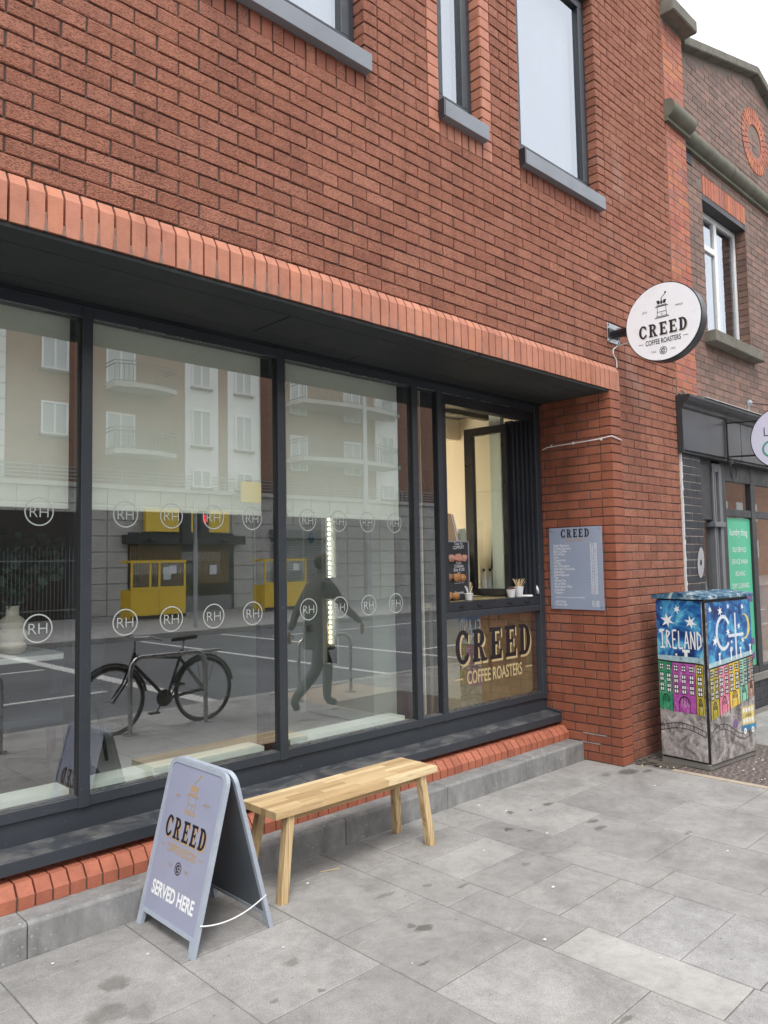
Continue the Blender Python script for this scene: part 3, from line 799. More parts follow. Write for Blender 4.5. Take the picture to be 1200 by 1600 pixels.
for a, b in (W1, W2, W3): upper_window(a, b)

# --- shopfront frame
YF = .66; YG = .69
m1, m2, m3, m4, jb = (.597, .655), (1.838, 1.899), (3.066, 3.122), (3.345, 3.398), (4.632, 4.705)
LM = (-.70, -.64)
fr = MB()
for a, b in (LM, m1, m2, m3, m4, jb, (-2.0, -1.94), (XL, XL+.06)): fr.box(a, b, YF, YF+.10, .478, 3.045)
shopfront = build(fr, 'shopfront_frame', 'anthracite', shop, bevel=.003)
bays = [(XL+.06, -2.0), (-1.94, LM[0]), (LM[1], m1[0]), (m1[1], m2[0]), (m2[1], m3[0]), (m3[1], m4[0]), (m4[1], jb[0])]
for a, b in bays:
    rails = MB(); rails.box(a+.0005, b-.0005, YF+.003, YF+.09, .483, .536).box(a+.0005, b-.0005, YF+.02, YF+.028, .536, .543, 1); build(rails, 'bottom_rail', ['anthracite', 'steel'], shopfront, bevel=.0015)
    rails = MB().box(a+.0005, b-.0005, YF+.003, YF+.09, 2.986, 3.044).box(a+.0005, b-.0005, YF+.004, YF+.012, 2.979, 2.9862, 1); build(rails, 'top_rail', ['anthracite', 'steel'], shopfront, bevel=.0015)
a, b = bays[-1]
build(MB().box(a+.0005, b-.0005, YF+.002, YF+.09, 1.235, 1.288), 'middle_rail', 'anthracite', shopfront, bevel=.0015)
hatch = MB()
hatch.box(a+.002, b-.002, YF+.006, YF+.085, 1.292, 1.36).box(a+.002, b-.002, YF+.006, YF+.085, 2.90, 2.984).box(a+.002, a+.048, YF+.006, YF+.085, 1.36, 2.90)
for i in range(5): hatch.box(b-.05-.035*i, b-.05-.035*i+.028, YF+.02+.022*i, YF+.10+.022*i, 1.36, 2.90)
build(hatch, 'hatch_frame', 'anthracite_dark', shopfront, bevel=.002)
for xx in (3.56, 3.78, 4.18, 4.42): build(MB().box(xx, xx+.05, YF-.006, YF+.006, 1.318, 1.334), 'catch', 'black_metal', shopfront, bevel=.003)
box('base_panel', (XL, jb[1], YF+.018, YF+.05, .36, .478), 'anthracite', shopfront)
sl = MB()
for a_, b_ in ((XL, -1.2), (-1.197, 1.96), (1.963, XRV-.004)):
    sl.prism([(a_, .69, .29), (a_, .69, .372), (a_, .537, .352), (a_, .535, .349), (a_, .535, .292)], (b_-a_, 0, 0))
sl.prism([(XRV-.012, .69, .372), (XRV-.012, .69, .395), (XRV-.012, .533, .376), (XRV-.012, .533, .352)], (.009, 0, 0))
build(sl, 'window_sill', 'anthracite', shop, bevel=.0015)
for i, (a, b) in enumerate(bays):
    if i == len(bays)-1:
        build(MB().box(a-.004, b+.004, YG, YG+.012, .53, 1.24), 'pane', 'shop_glass', shopfront)
    else:
        build(MB().box(a-.004, b+.004, YG, YG+.012, .53, 2.99), 'pane', 'shop_glass', shopfront)
# black gaskets on the right side of each bay
for a, b in bays[2:6]: build(MB().box(b-.006, b-.0007, YF+.012, YF+.029, .545, 2.975), 'gasket', 'rubber', shopfront)

# --- text
FONT = {}
def text_mb(s, size=1, bold=0, sx=1, align='CENTER', spacing=1):
    k = (s, bold, align, spacing)
    if k not in FONT:
        cu = bpy.data.curves.new('t', 'FONT'); cu.body = s; cu.size = 1; cu.align_x = align; cu.offset = bold; cu.space_character = spacing; cu.resolution_u = 4
        ob = bpy.data.objects.new('t', cu); COL.objects.link(ob)
        dg = bpy.context.evaluated_depsgraph_get(); me = ob.evaluated_get(dg).to_mesh()
        FONT[k] = ([tuple(v.co) for v in me.vertices], [tuple(p.vertices) for p in me.polygons])
        ob.evaluated_get(dg).to_mesh_clear(); bpy.data.objects.remove(ob); bpy.data.curves.remove(cu)
    v, f = FONT[k]
    mb = MB(); mb.add([(x*size*sx, y*size, 0) for x, y, z in v], f); return mb
def ring_sector(mb, cx, cy, ro, ri, a0, a1, sx=1, seg=14, z=0, so=1):
    vs = []
    for i in range(seg+1):
        a = R(a0+(a1-a0)*i/seg)
        vs += [(cx+ro[0]*math.cos(a), cy+ro[1]*math.sin(a), z), (cx+ri[0]*math.cos(a), cy+ri[1]*math.sin(a), z)]
    mb.add(vs, [(2*i, 2*i+2, 2*i+3, 2*i+1) for i in range(seg)])
def poly(mb, pts, z=0, mat=0):
    ar = sum(pts[i][0]*pts[(i+1) % len(pts)][1]-pts[(i+1) % len(pts)][0]*pts[i][1] for i in range(len(pts)))
    if ar < 0: pts = pts[::-1]
    mb.add([(p[0], p[1], z) for p in pts], [tuple(range(len(pts)))], mat)
def rect(mb, x0, y0, x1, y1, z=0, mat=0): poly(mb, [(x0, y0), (x1, y0), (x1, y1), (x0, y1)], z, mat)
E_ = 5e-5
def glyph(ch):
    mb = MB()
    if ch == 'C':
        ring_sector(mb, .34, .5, (.34, .52), (.155, .385), 42, 318, seg=24)
        poly(mb, [(.47, .80), (.60, .97), (.60, .66), (.55, .66)], E_); poly(mb, [(.47, .20), (.56, .08), (.63, .22), (.56, .34)], E_)
    elif ch == 'E':
        rect(mb, .07, .13, .26, .87); rect(mb, 0, .87, .56, 1, E_); rect(mb, 0, 0, .58, .13, E_); rect(mb, .26, .45, .42, .56, E_)
        poly(mb, [(.47, .87), (.56, .87), (.56, .72), (.52, .72)], 2*E_); poly(mb, [(.48, .13), (.58, .13), (.58, .30), (.54, .30)], 2*E_); rect(mb, .38, .38, .44, .63, 2*E_)
    elif ch == 'R':
        rect(mb, .07, .1, .26, .9); rect(mb, 0, .9, .30, 1, E_); rect(mb, 0, 0, .34, .10, E_)
        ring_sector(mb, .28, .725, (.30, .275), (.12, .155), -90, 90, seg=14, z=2*E_)
        rect(mb, .26, .45, .30, .57, 3*E_); rect(mb, .255, .88, .30, .9995, 3*E_)
        poly(mb, [(.28, .46), (.44, .46), (.60, .10), (.42, .10)], 4*E_); rect(mb, .40, 0, .68, .10, 5*E_)
    elif ch == 'D':
        rect(mb, .07, .12, .26, .88); rect(mb, 0, .88, .27, 1, E_); rect(mb, 0, 0, .27, .12, E_)
        ring_sector(mb, .26, .5, (.36, .5), (.17, .375), -90, 90, seg=18, z=2*E_)
    return mb
def creed_mb(h=1.0, sx=1.0):
    out = MB(); x = 0
    for ch, wd in zip('CREED', (.62, .68, .58, .58, .62)):
        g = glyph(ch)
        out.add([((vx+x)*h*sx, vy*h, vz*h) for vx, vy, vz in g.v], g.f)
        x += wd+.19
    tot = (x-.19)*h*sx
    out.v = [(a-tot/2, b, c) for a, b, c in out.v]; return out, tot
def grinder_mb(s):
    mb = MB(); t = .03
    def ln(x0, y0, x1, y1, w=t, z=0):
        d = Vector((x1-x0, y1-y0)); n_ = Vector((-d.y, d.x)).normalized()*w/2
        poly(mb, [(x0+n_.x, y0+n_.y), (x0-n_.x, y0-n_.y), (x1-n_.x, y1-n_.y), (x1+n_.x, y1+n_.y)], z)
    ln(-.42, .02, .42, .02, .05); ln(-.34, .09, .34, .09, .03, E_*20)
    ln(-.28, .10, -.25, .62, t, E_*40); ln(.28, .10, .25, .62, t, E_*40); ln(-.27, .34, .27, .34, t, E_*60)
    ln(-.38, .66, .38, .66, .05, E_*20); ln(-.30, .72, .30, .72, .03, E_*40)
    ln(-.05, .22, 0, .18, .03, E_*80); ln(0, .18, .05, .22, .03, E_*90)
    poly(mb, [(-.22, .78), (-.30, 1.0), (-.14, 1.02), (-.06, .84)], E_*20); poly(mb, [(.22, .78), (.30, 1.0), (.14, 1.02), (.06, .84)], E_*20); poly(mb, [(-.04, .78), (.04, .78), (.07, .98), (-.07, .98)], E_*20)
    ln(0, 1.0, 0, 1.14, .05, E_*40); ln(0, 1.13, .28, 1.38, .035, E_*60)
    poly(mb, [(.25+.06*math.cos(a), 1.40+.06*math.sin(a)) for a in [i*math.pi/4 for i in range(8)]], E_*80)
    mb.v = [(x*s, y*s, z*s) for x, y, z in mb.v]; return mb
def frameM(o, u, v):
    u = Vector(u).normalized(); v = Vector(v).normalized(); n_ = u.cross(v)
    return Matrix(((u.x, v.x, n_.x, o[0]), (u.y, v.y, n_.y, o[1]), (u.z, v.z, n_.z, o[2]), (0, 0, 0, 1)))
def sticker(mb, name, mat, parent, o, u, v, off=(0, 0), lift=.0012, local=False, label=None):
    M = frameM(o, u, v); mb.v = [tuple(M @ Vector((x+off[0], y+off[1], z+lift))) for x, y, z in mb.v]
    return build(mb, name, mat, parent, local=local, label=label)
def logo(parent, o, u, v, cw, cols, local=False, full=True, foot=True):
    """CREED logo: o = centre of the word, cw = width of the word; cols = (word, shadow, small, icon)"""
    g, tot = creed_mb(1); h = cw/tot
    if cols[1]:
        g2, _ = creed_mb(h); sticker(g2, 'lettering', cols[1], parent, o, u, v, (h*.065, -h/2-h*.075), .0011, local)
    g1, _ = creed_mb(h); sticker(g1, 'lettering', cols[0], parent, o, u, v, (0, -h/2), .0018, local)
    t = text_mb('COFFEE ROASTERS', h*.56, .016, .60); sticker(t, 'lettering', cols[2], parent, o, u, v, (0, -h*1.13), .0013, local)
    d = MB(); rect(d, -cw*.52, -h*.97, -cw*.42, -h*.93); rect(d, cw*.42, -h*.93, cw*.52, -h*.89); sticker(d, 'lettering', cols[2], parent, o, u, v, (0, 0), .0013, local)
    if full:
        sticker(grinder_mb(h*1.35), 'emblem', cols[3], parent, o, u, v, (0, h*.85), .0012, local)
        for s, x in (('ESTD', -.36), ('MMXXI', .36)): sticker(text_mb(s, h*.22, 0, .8), 'lettering', cols[2], parent, o, u, v, (cw*x, h*1.45), .0012, local)
        if foot:
            c = MB(); ring_sector(c, 0, 0, (h*.30, h*.30), (h*.25, h*.25), 0, 360, seg=28); sticker(c, 'emblem', cols[0], parent, o, u, v, (0, -h*1.72), .0012, local)
            c = MB(); ring_sector(c, 0, 0, (h*.18, h*.19), (h*.09, h*.11), 40, 320, seg=20); rect(c, -h*.02, -h*.03, h*.16, h*.04, E_); sticker(c, 'emblem', cols[0], parent, o, u, v, (0, -h*1.72), .0014, local)
            for s, x in (('TRUE', -.2), ('CRED', .2)): sticker(text_mb(s, h*.2, 0, .8), 'lettering', cols[2], parent, o, u, v, (cw*x, -h*1.78), .0012, local)

# RH discs frosted on the glass
def rh(x, z):
    mb = MB(); ring_sector(mb, 0, 0, (.071, .071), (.0645, .0645), 0, 360, seg=40); 
    t = text_mb('RH', .078, -.012); mb.merge(MB().add([(a, b-.028, 0) for a, b, c in t.v], t.f))
    sticker(mb, 'window_lettering', 'frost_white', shopfront, (x, YG-.0002, z), (1, 0, 0), (0, 0, 1))
for z in (1.96, 1.385):
    for x in (.40, .85, 1.12, 1.39, 1.66, 2.09, 2.355, 2.62, 2.885, -.42, -.15, .13):
        rh(x, z)
logo(shopfront, (4.015, YG, 1.005), (1, 0, 0), (0, 0, 1), .98, ('ink_black', 'ink_cream', 'ink_cream', 'ink_cream'), full=False)

# ================================================================== INTERIOR
FZ = .40
box('room_floor', (XL, 4.9, .76, 5.2, FZ-.05, FZ), 'room_floor', kind='structure')
box('room_ceiling', (XL, 4.9, .76, 5.2, 3.08, 3.13), 'ceiling_white', kind='structure')
box('room_back_wall', (XL, 4.9, 5.2, 5.3, FZ, 3.08), 'room_wall', kind='structure')
box('room_side_wall', (XL-.1, XL, .76, 5.3, FZ, 3.08), 'room_wall', kind='structure')
dark = build(MB().box(-1.6, 1.55, 3.2, 3.26, FZ, 3.07), 'dark_screen_wall', 'room_wall_dark', kind='structure')
for a, b in ((XL, LM[0]), (LM[1]-.03, .59), (.70, 1.79), (1.99, 3.03)):
    box('interior_cill', (a, b, .765, .93, .50, .56), 'cill_white', kind='structure')
    box('cill_panel', (a, b, .80, .92, FZ, .50), 'room_wall', kind='structure')
# partition with door opening at x=3.15
pw = MB(); pw.box(3.15, 3.27, .862, 1.22, FZ, 3.07).box(3.15, 3.27, 2.10, 5.19, FZ, 3.07).box(3.15, 3.27, 1.22, 2.10, 2.42, 3.07)
build(pw, 'partition_wall', 'cill_white', kind='structure')
door = thing('interior_door', 'pale grey interior door with a tall narrow vision panel behind the third shop pane', 'door', (3.17, 2.09, FZ))
dl = MB(); y0, y1, v0, v1 = 1.23, 2.09, 1.66, 1.84
dl.box(3.16, 3.20, y0, v0, FZ+.01, 2.40).box(3.16, 3.20, v1, y1, FZ+.01, 2.40).box(3.16, 3.20, v0, v1, FZ+.01, .84).box(3.16, 3.20, v0, v1, 2.10, 2.40).box(3.16, 3.20, v0, v1, 1.38, 1.56)
build(dl, 'leaf', 'door_paint', door, bevel=.002)
fr = MB()
for a, b in ((.84, 1.38), (1.56, 2.10)): fr.box(3.152, 3.16, v0-.012, v0, a-.012, b+.012).box(3.152, 3.16, v1, v1+.012, a-.012, b+.012).box(3.152, 3.16, v0, v1, a-.012, a).box(3.152, 3.16, v0, v1, b, b+.012)
build(fr, 'glazing_bead', 'white_paint', door)
build(MB().box(3.178, 3.184, v0, v1, .84, 1.38).box(3.178, 3.184, v0, v1, 1.56, 2.10), 'vision_pane', 'clear_glass', door)
build(MB().cyl((3.13, 2.01, 1.12), (3.16, 2.01, 1.12), .03, seg=16), 'lock', 'steel', door)
build(MB().cyl((3.157, 1.99, 1.90), (3.16, 1.99, 1.90), .045, seg=20), 'mandatory_sign', 'art_busblue', door)
led = thing('lit_display', 'lit cabinet strip seen through the vision panel of the interior door', 'light', (3.45, 1.75, FZ))
build(MB().box(3.30, 3.60, 1.80, 2.15, FZ, .95), 'cabinet', 'dark_fabric', led)
for i in range(26): build(MB().box(3.335, 3.345, 1.960, 1.974, .98+i*.043, .98+i*.043+.022), 'led', 'led_light', led) if i not in (9, 10, 11, 12) else None
for yy in (2.35, 2.5, 2.9): build(MB().box(3.30, 3.315, yy, yy+.02, 1.0, 2.3), 'led', 'kiosk_fill_light', led)  # unseen strips added deep in the kiosk to brighten its interior
build(MB().box(3.36, 3.37, 1.8, 2.15, .95, 2.2), 'mirror_back', 'room_wall', led)
jar = MB().lathe([(.04, 0), (.045, .02), (.045, .14), (.03, .16), (.03, .2)], (3.335, 2.02, .95), 16); build(jar, 'bottle', 'ink_cream', label='cream bottle standing on the lit cabinet behind the door', cat='bottle', smooth=True)
# blinds
for i, (a, b) in enumerate(((XL+.1, -2.05), (-1.9, -.76), (-.6, .578), (.70, 1.79), (1.99, 3.02))):
    t = thing('roller_blind', ['pale roller blind left of the photograph', 'pale roller blind in the window bay by the wall end', 'pale roller blind half lowered above the vase and plant', 'pale roller blind half lowered in the middle bay', 'pale roller blind half lowered in front of the grey door'][i], 'blind', ((a+b)/2, .78, 1.99), group='roller blinds behind the shop windows')
    build(MB().box(a, b, .778, .7795, 2.01, 3.0), 'cloth', 'blind_cloth', t)
    build(MB().box(a, b, .772, .786, 1.985, 2.01), 'bottom_bar', 'blind_cloth', t, bevel=.003)
    build(MB().cyl((a, .79, 3.02), (b, .79, 3.02), .025, seg=12), 'roller', 'white_plastic', t)
# table, vase with eucalyptus, chairs, round rug
tb = thing('table', 'white marble topped table with slim pedestal behind the left window', 'table', (.1, 1.35, FZ))
mb = MB(); n_ = 48
poly_ = [(-1.0, 1.02), (.62, 1.02), (.66, 1.06), (.66, 1.62), (.62, 1.66), (-1.0, 1.66)]
mb.prism([(x, y, 1.13) for x, y in poly_], (0, 0, .03)); mb.v=[(a+.03, b, c+.055) for a, b, c in mb.v]; build(mb, 'tabletop', 'marble', tb, bevel=.004)
build(MB().cyl((-.1, 1.35, FZ), (-.1, 1.35, 1.185), .035), 'pedestal', 'black_metal', tb); build(MB().lathe([(.30, 0), (.30, .015), (.05, .03)], (-.1, 1.35, FZ), 32), 'foot', 'black_metal', tb)
vs = thing('vase', 'cream ribbed ceramic vase on the marble table', 'vase', (.455, 1.22, 1.216))
prof = [(.055, 0), (.085, .02), (.10, .05), (.085, .08), (.075, .09), (.10, .12), (.105, .15), (.085, .175), (.07, .185), (.09, .21), (.092, .235), (.065, .26), (.045, .275), (.042, .33), (.05, .345)]
build(MB().lathe([(a*.76, b*.76) for a, b in prof], (.455, 1.22, 1.216), 32), 'body', 'ceramic', vs, smooth=True)
pl = thing('plant', 'bushy eucalyptus stems standing in the ribbed vase', 'plant', (.455, 1.22, 1.45))
st = MB(); lf = MB(); rs = random.Random(4)
for i in range(44):
    a = rs.uniform(0, 6.28); sp = rs.uniform(.1, .42); hh = rs.uniform(.2, .55)
    pts = [(.455+sp*t*t*math.cos(a), 1.22+.6*sp*t*t*math.sin(a), 1.48+hh*t*(1-.25*t)) for t in [k/7 for k in range(8)]]
    st.tube(pts, .003, 5)
    for k in range(1, 8):
        for q in range(4):
            p = Vector(pts[k])+Vector((rs.uniform(-.03, .03), rs.uniform(-.03, .03), rs.uniform(-.03, .03)))
            r_ = rs.uniform(.018, .034); u = Vector((rs.uniform(-1, 1), rs.uniform(-1, 1), rs.uniform(-1, 1))).normalized(); v = u.cross(Vector((rs.uniform(-1, 1), rs.uniform(-1, 1), .3))).normalized()
            vs_ = [p+(u*math.cos(b)*r_+v*math.sin(b)*r_*.8) for b in [k2*math.pi/3 for k2 in range(6)]]; lf.add(vs_, [tuple(range(6))])
build(st, 'stem', 'twig', pl); build(lf, 'foliage', 'leaf_green', pl)
def chair(x, y, rz, label):
    t = thing('chair', label, 'chair', (x, y, FZ), rz, 'dark chairs inside the shop')
    build(MB().box(-.22, .22, -.22, .22, .44, .48), 'seat', 'dark_fabric', t, local=True, bevel=.015, segs=2)
    build(MB().prism([(-.21, .20, .50), (-.21, .24, .86), (-.21, .27, .86), (-.21, .23, .50)], (.42, 0, 0)), 'backrest', 'dark_fabric', t, local=True, bevel=.01)
    for sx_ in (-1, 1):
        for sy in (-1, 1): build(MB().cyl((sx_*.19, sy*.19, .44), (sx_*.23, sy*.25, 0), .02, .012), 'leg', 'black_metal', t, local=True)
chair(.95, 1.95, R(200), 'dark chair beyond the end of the marble table')
chair(.62, 1.28, R(80), 'dark chair tucked against the end of the marble table')
box('rug', (0, .01, 0, .01, 0, .01), 'dark_fabric').name = 'tmp'
bpy.data.objects.remove(bpy.data.objects['tmp'])
build(MB().lathe([(.70, 0), (.70, .008), (.69, .010)], (.42, 1.75, FZ+.001), 56), 'rug', 'dark_fabric', label='round dark grey rug on the floor behind the left window', cat='rug')
# kiosk
kf = MB(); kf.box(3.28, 4.80, 3.1, 3.16, FZ, 3.07).box(4.74, 4.80, .78, 3.1, FZ, 3.07)
build(kf, 'kiosk_wall', 'cream_wall', kind='structure')
build(MB().box(3.271, 3.279, .78, 1.22, FZ, 3.07).box(3.271, 3.279, 2.10, 3.1, FZ, 3.07).box(3.271, 3.279, 1.22, 2.10, 2.42, 3.07), 'kiosk_lining', 'cream_wall', kind='structure')
for a_, b_ in ((.594, .69), (1.80, 1.97), (3.045, 3.42)): box('bay_dark_panel', (a_, b_, .800, .86, FZ, 3.06), 'anthracite_dark', kind='structure')  # dark panels added behind the bay edges, standing in for dim interior
build(MB().box(3.28, 4.74, 1.62, 1.75, 2.86, 3.06), 'ceiling_beam', 'cream_wall', kind='structure')
build(MB().box(3.30, 4.72, 1.22, 1.28, 3.0, 3.078), 'ceiling_track', 'black_metal', kind='structure')
build(MB().prism([(3.70, 1.22, 3.0), (3.76, 1.22, 3.0), (4.45, .80, 3.0), (4.38, .80, 3.0)], (0, 0, .07)), 'ceiling_track', 'black_metal', kind='structure')
ct = thing('serving_counter', 'wooden serving counter inside the coffee hatch', 'counter', (4.0, 1.0, FZ))
build(MB().box(3.30, 4.72, .775, 1.25, 1.325, 1.36), 'worktop', 'wood_box', ct)
build(MB().box(3.35, 4.70, .775, .80, .45, 1.325), 'front_board', 'wood_box', ct)
build(MB().box(3.30, 4.70, 2.6, 3.08, FZ, 1.28), 'back_cabinet', 'shop_black', ct); build(MB().box(3.285, 4.735, 2.58, 3.09, 1.28, 1.32), 'back_worktop', 'shop_black', ct)
sash = thing('open_window_sash', 'black framed window sash swung inwards at the right of the coffee hatch', 'window', (4.43, .80, 1.37), R(96))
sb = MB(); Wd, Hh = .44, 1.50
sb.box(0, Wd, 0, .05, .0, .06).box(0, Wd, 0, .05, Hh-.07, Hh).box(0, .05, 0, .05, .06, Hh-.07).box(Wd-.09, Wd, 0, .05, .06, Hh-.07)
build(sb, 'frame', 'black_metal', sash, local=True, bevel=.003); build(MB().box(.05, Wd-.09, .02, .026, .06, Hh-.07), 'pane', 'clear_glass', sash, local=True)
build(MB().box(4.44, 4.50, .90, 1.02, 1.365, 3.05), 'hatch_post', 'cill_white', shopfront)
# things on the counter
CZ = 1.361
cab = thing('menu_cabinet', 'glass pastry cabinet with chalk written menu standing in the hatch', 'display cabinet', (3.75, .87, CZ))
build(MB().box(3.50, 3.89, .84, .848, CZ, CZ+.47), 'chalk_front', 'chalkboard', cab)
build(MB().box(3.50, 3.89, .848, 1.02, CZ, CZ+.012).box(3.50, 3.89, .848, 1.02, CZ+.155, CZ+.163).box(3.50, 3.89, .848, 1.02, CZ+.31, CZ+.318), 'shelf', 'galvanised', cab)
build(MB().box(3.882, 3.895, .836, .846, CZ, CZ+.48).box(3.50, 3.895, .836, .846, CZ+.47, CZ+.482), 'edge_trim', 'galvanised', cab)
rs = random.Random(3)
chalk = [(.445, 'Treat Yo'), (.415, 'COMFORT'), (.29, 'Muffin'), (.265, 'Croissant'), (.235, 'Only €3.50'), (.20, '€3'), (.135, 'COOKIES'), (.05, 'Brownies')]
for z, s in chalk: sticker(text_mb(s, .036, 0, .8), 'chalk_lettering', 'ink_white', cab, (3.765, .84, CZ+z), (1, 0, .04), (-.04, 0, 1))
PL = ['pink glazed bun nearest the left edge of the top shelf', 'middle pink glazed bun of the top shelf', 'pink glazed bun at the right end of the top shelf', 'golden pastry at the left of the middle shelf', 'large golden pastry in the centre of the middle shelf', 'golden pastry at the right end of the middle shelf', 'golden pastry at the left of the bottom shelf', 'golden pastry next to the small cup of spoons on the bottom shelf']
for (x, z, c, r_) in ((3.66, .34, 'bun_pink', .042), (3.74, .345, 'bun_pink', .045), (3.81, .34, 'bun_pink', .04), (3.62, .19, 'pastry', .04), (3.72, .185, 'pastry', .046), (3.79, .182, 'pastry', .042), (3.62, .04, 'pastry', .045), (3.70, .035, 'pastry', .042)):
    build(MB().blob((x, .825, CZ+z), r_*.86, 14, 0, .2, (1.2, .5, .8)), 'pastry', c, label=PL.pop(0), cat='pastry', group='pastries in the hatch cabinet', smooth=True)
def cup(x, y, z, r, h, label, mat='cup_white', stickmat=None, nst=0):
    t = thing('paper_cup', label, 'cup', (x, y, z))
    build(MB().lathe([(r*.72, 0), (r*.95, h*.93), (r, h*.94), (r, h)], (x, y, z), 20), 'cup_body', mat, t, smooth=True)
    build(MB().lathe([(r*.98, -.001), (r*1.04, .003), (r*.98, .007)], (x, y, z+h-.004), 20), 'cup_rim', mat, t)
    if nst:
        q = thing('stirrers', 'bundle of %s standing in the %s' % ('wooden stirrers' if nst > 5 else 'white spoons', 'white cup on the hatch ledge' if nst > 5 else 'small cup before the pastry cabinet'), 'stirrers', (x, y, z+h*.3))
        for i in range(nst):
            a = rs.uniform(0, 6.28); d = rs.uniform(.3, 1); hh = h+rs.uniform(.05, .075)
            tx, ty = math.cos(a)*r*d*1.7, math.sin(a)*r*d*1.2
            p0 = Vector((x-tx*.3, y-ty*.3, z+.012)); p1 = Vector((x+tx, y+ty, z+hh)); sidev = Vector((.0035, 0, 0))
            build(MB().prism([p0-sidev, p0+sidev, p1+sidev, p1-sidev], (0, .0016, 0)), 'stirrer', stickmat, q)
    return t
cup(3.79, .765, 1.362, .036, .052, 'small white cup of spoons before the pastry cabinet', 'cup_white', 'white_plastic', 4)
cup(4.33, .745, 1.362, .040, .062, 'patterned paper cup holding brown sugar packets', 'cup_white')
for i in range(7): build(MB().box(4.305+i*.008, 4.309+i*.008, .73, .765, 1.41, 1.445+.004*(i % 3)), 'sugar_packet', 'pipe_brown', label='brown sugar packet poking out of the patterned cup', cat='packet', group='sugar packets in the patterned cup')
cup(4.45, .755, 1.362, .045, .082, 'white paper cup full of wooden stirrers', 'cup_white', 'bamboo', 22)
build(MB().lathe([(.05, 0), (.052, .004), (.046, .008), (.044, .014)], (4.50, .70, 1.362), 20), 'disposable_cover', 'white_plastic', label='white plastic cup lid lying flat on the hatch ledge', cat='lid')
l2 = MB().lathe([(.052, 0), (.054, .005), (.05, .012), (.046, .045), (.036, .05)], (0, 0, 0), 20); l2.xform(Matrix.Translation((4.62, .72, 1.40)) @ Matrix.Rotation(R(60), 4, 'Y')); build(l2, 'disposable_cover', 'white_plastic', label='white domed cup lid tipped on its side on the hatch ledge', cat='lid')
build(MB().lathe([(.038, 0), (.042, .01), (.042, .13), (.036, .14)], (3.96, .92, CZ), 20), 'tin', 'brass', label='shiny brass tin beside the pastry cabinet', cat='tin', smooth=True)
for k, (x, y, n2, m_, lab) in enumerate(((4.14, 1.12, 9, 'cup_sage', 'tall stack of sage paper cups behind the pastry cabinet'), (4.06, 1.16, 7, 'cup_sage', 'shorter stack of sage paper cups beside the tall one'))):
    s_ = MB()
    for i in range(n2): s_.lathe([(.036, 0), (.045, .0, ), (.046, .012), (.036, .014)], (x, y, CZ+.14+.022*i+.15), 18)
    s_.lathe([(.046, 0), (.035, .11)], (x, y, CZ+.14+.022*n2+.15), 18); s_.lathe([(.03, 0), (.045, .29)], (x, y, CZ), 18)
    build(s_, 'cup_stack', m_, label=lab, cat='cups')
for i in range(4):
    x = 3.80+i*.045; mb = MB(); mb.prism([(x-.045, .93+.03*i, CZ+.48), (x-.052, .95+.03*i, CZ+.62), (x-.03, .96+.03*i, CZ+.71), (x+.02, .96+.03*i, CZ+.71), (x+.04, .95+.03*i, CZ+.62), (x+.05, .93+.03*i, CZ+.48)], (.004, .02, 0))
    build(mb, 'paper_bag', 'kraft_paper' if i % 2 == 0 else 'cup_white', label=['brown paper bag standing at the left above the pastry cabinet', 'white paper bag second behind the pastry cabinet', 'brown paper bag third behind the pastry cabinet', 'white paper bag nearest the cup stacks'][i], cat='paper bag')
_mo = 0
cm = thing('coffee_machine', 'black coffee machine standing behind the open sash in the hatch', 'coffee machine', (4.32, 1.45, CZ))
build(MB().box(4.16, 4.50, 1.30, 1.60, CZ, CZ+.30).box(4.16, 4.50, 1.36, 1.60, CZ+.30, CZ+.40), 'machine_body', 'black_metal', cm, bevel=.01)
build(MB().box(4.18, 4.48, 1.285, 1.299, CZ+.20, CZ+.26), 'group_panel', 'steel', cm, bevel=.003); build(MB().cyl((4.26, 1.30, CZ+.16), (4.24, 1.18, CZ+.15), .012).cyl((4.40, 1.30, CZ+.16), (4.38, 1.18, CZ+.15), .012), 'portafilter', 'black_metal', cm)
for i in range(3): build(MB().lathe([(.03, 0), (.036, .05), (.034, .052)], (4.22+i*.09, 1.47, CZ+.401), 14), 'cup', 'cup_white', label='white cup on top of the coffee machine, number %s from the sash' % ('one two three'.split()[i]), cat='cup')
mo = thing('till_screen', 'black till screen on a stand at the right of the hatch', 'screen', (4.62, 1.25, 1.36))
build(MB().prism([(4.53, 1.09, 1.60), (4.545, 1.07, 1.93), (4.545, 1.10, 1.93), (4.53, 1.12, 1.60)], (.19, -.05, 0)), 'screen', 'black_metal', mo, bevel=.006)
build(MB().prism([(4.553, 1.076, 1.70), (4.563, 1.062, 1.895), (4.563, 1.064, 1.895), (4.553, 1.078, 1.70)], (.13, -.0345, 0)), 'display', 'shutter_grey', mo)
build(MB().box(4.58, 4.65, 1.09, 1.13, CZ, 1.62), 'stand', 'black_metal', mo)
for i, (x, y, c_, lb) in enumerate(((4.44, 1.12, 'ink_white', 'white capped bottle left of the others on the hatch counter'), (4.50, 1.10, 'ink_white', 'white bottle in the middle of the counter bottles'), (4.56, 1.06, 'red_cap', 'bottle with a red band beside the white bottles'))):
    t = thing('bottle', lb, 'bottle', (x, y, CZ), group='bottles on the hatch counter')
    build(MB().lathe([(.028, 0), (.03, .01), (.03, .13), (.012, .17), (.010, .22)], (x, y, CZ), 16), 'bottle_body', 'cup_white' if i != 2 else 'smooth_brick_red', t, smooth=True); build(MB().lathe([(.013, 0), (.013, .025)], (x, y, CZ+.22), 12), 'cap', 'ink_black', t)

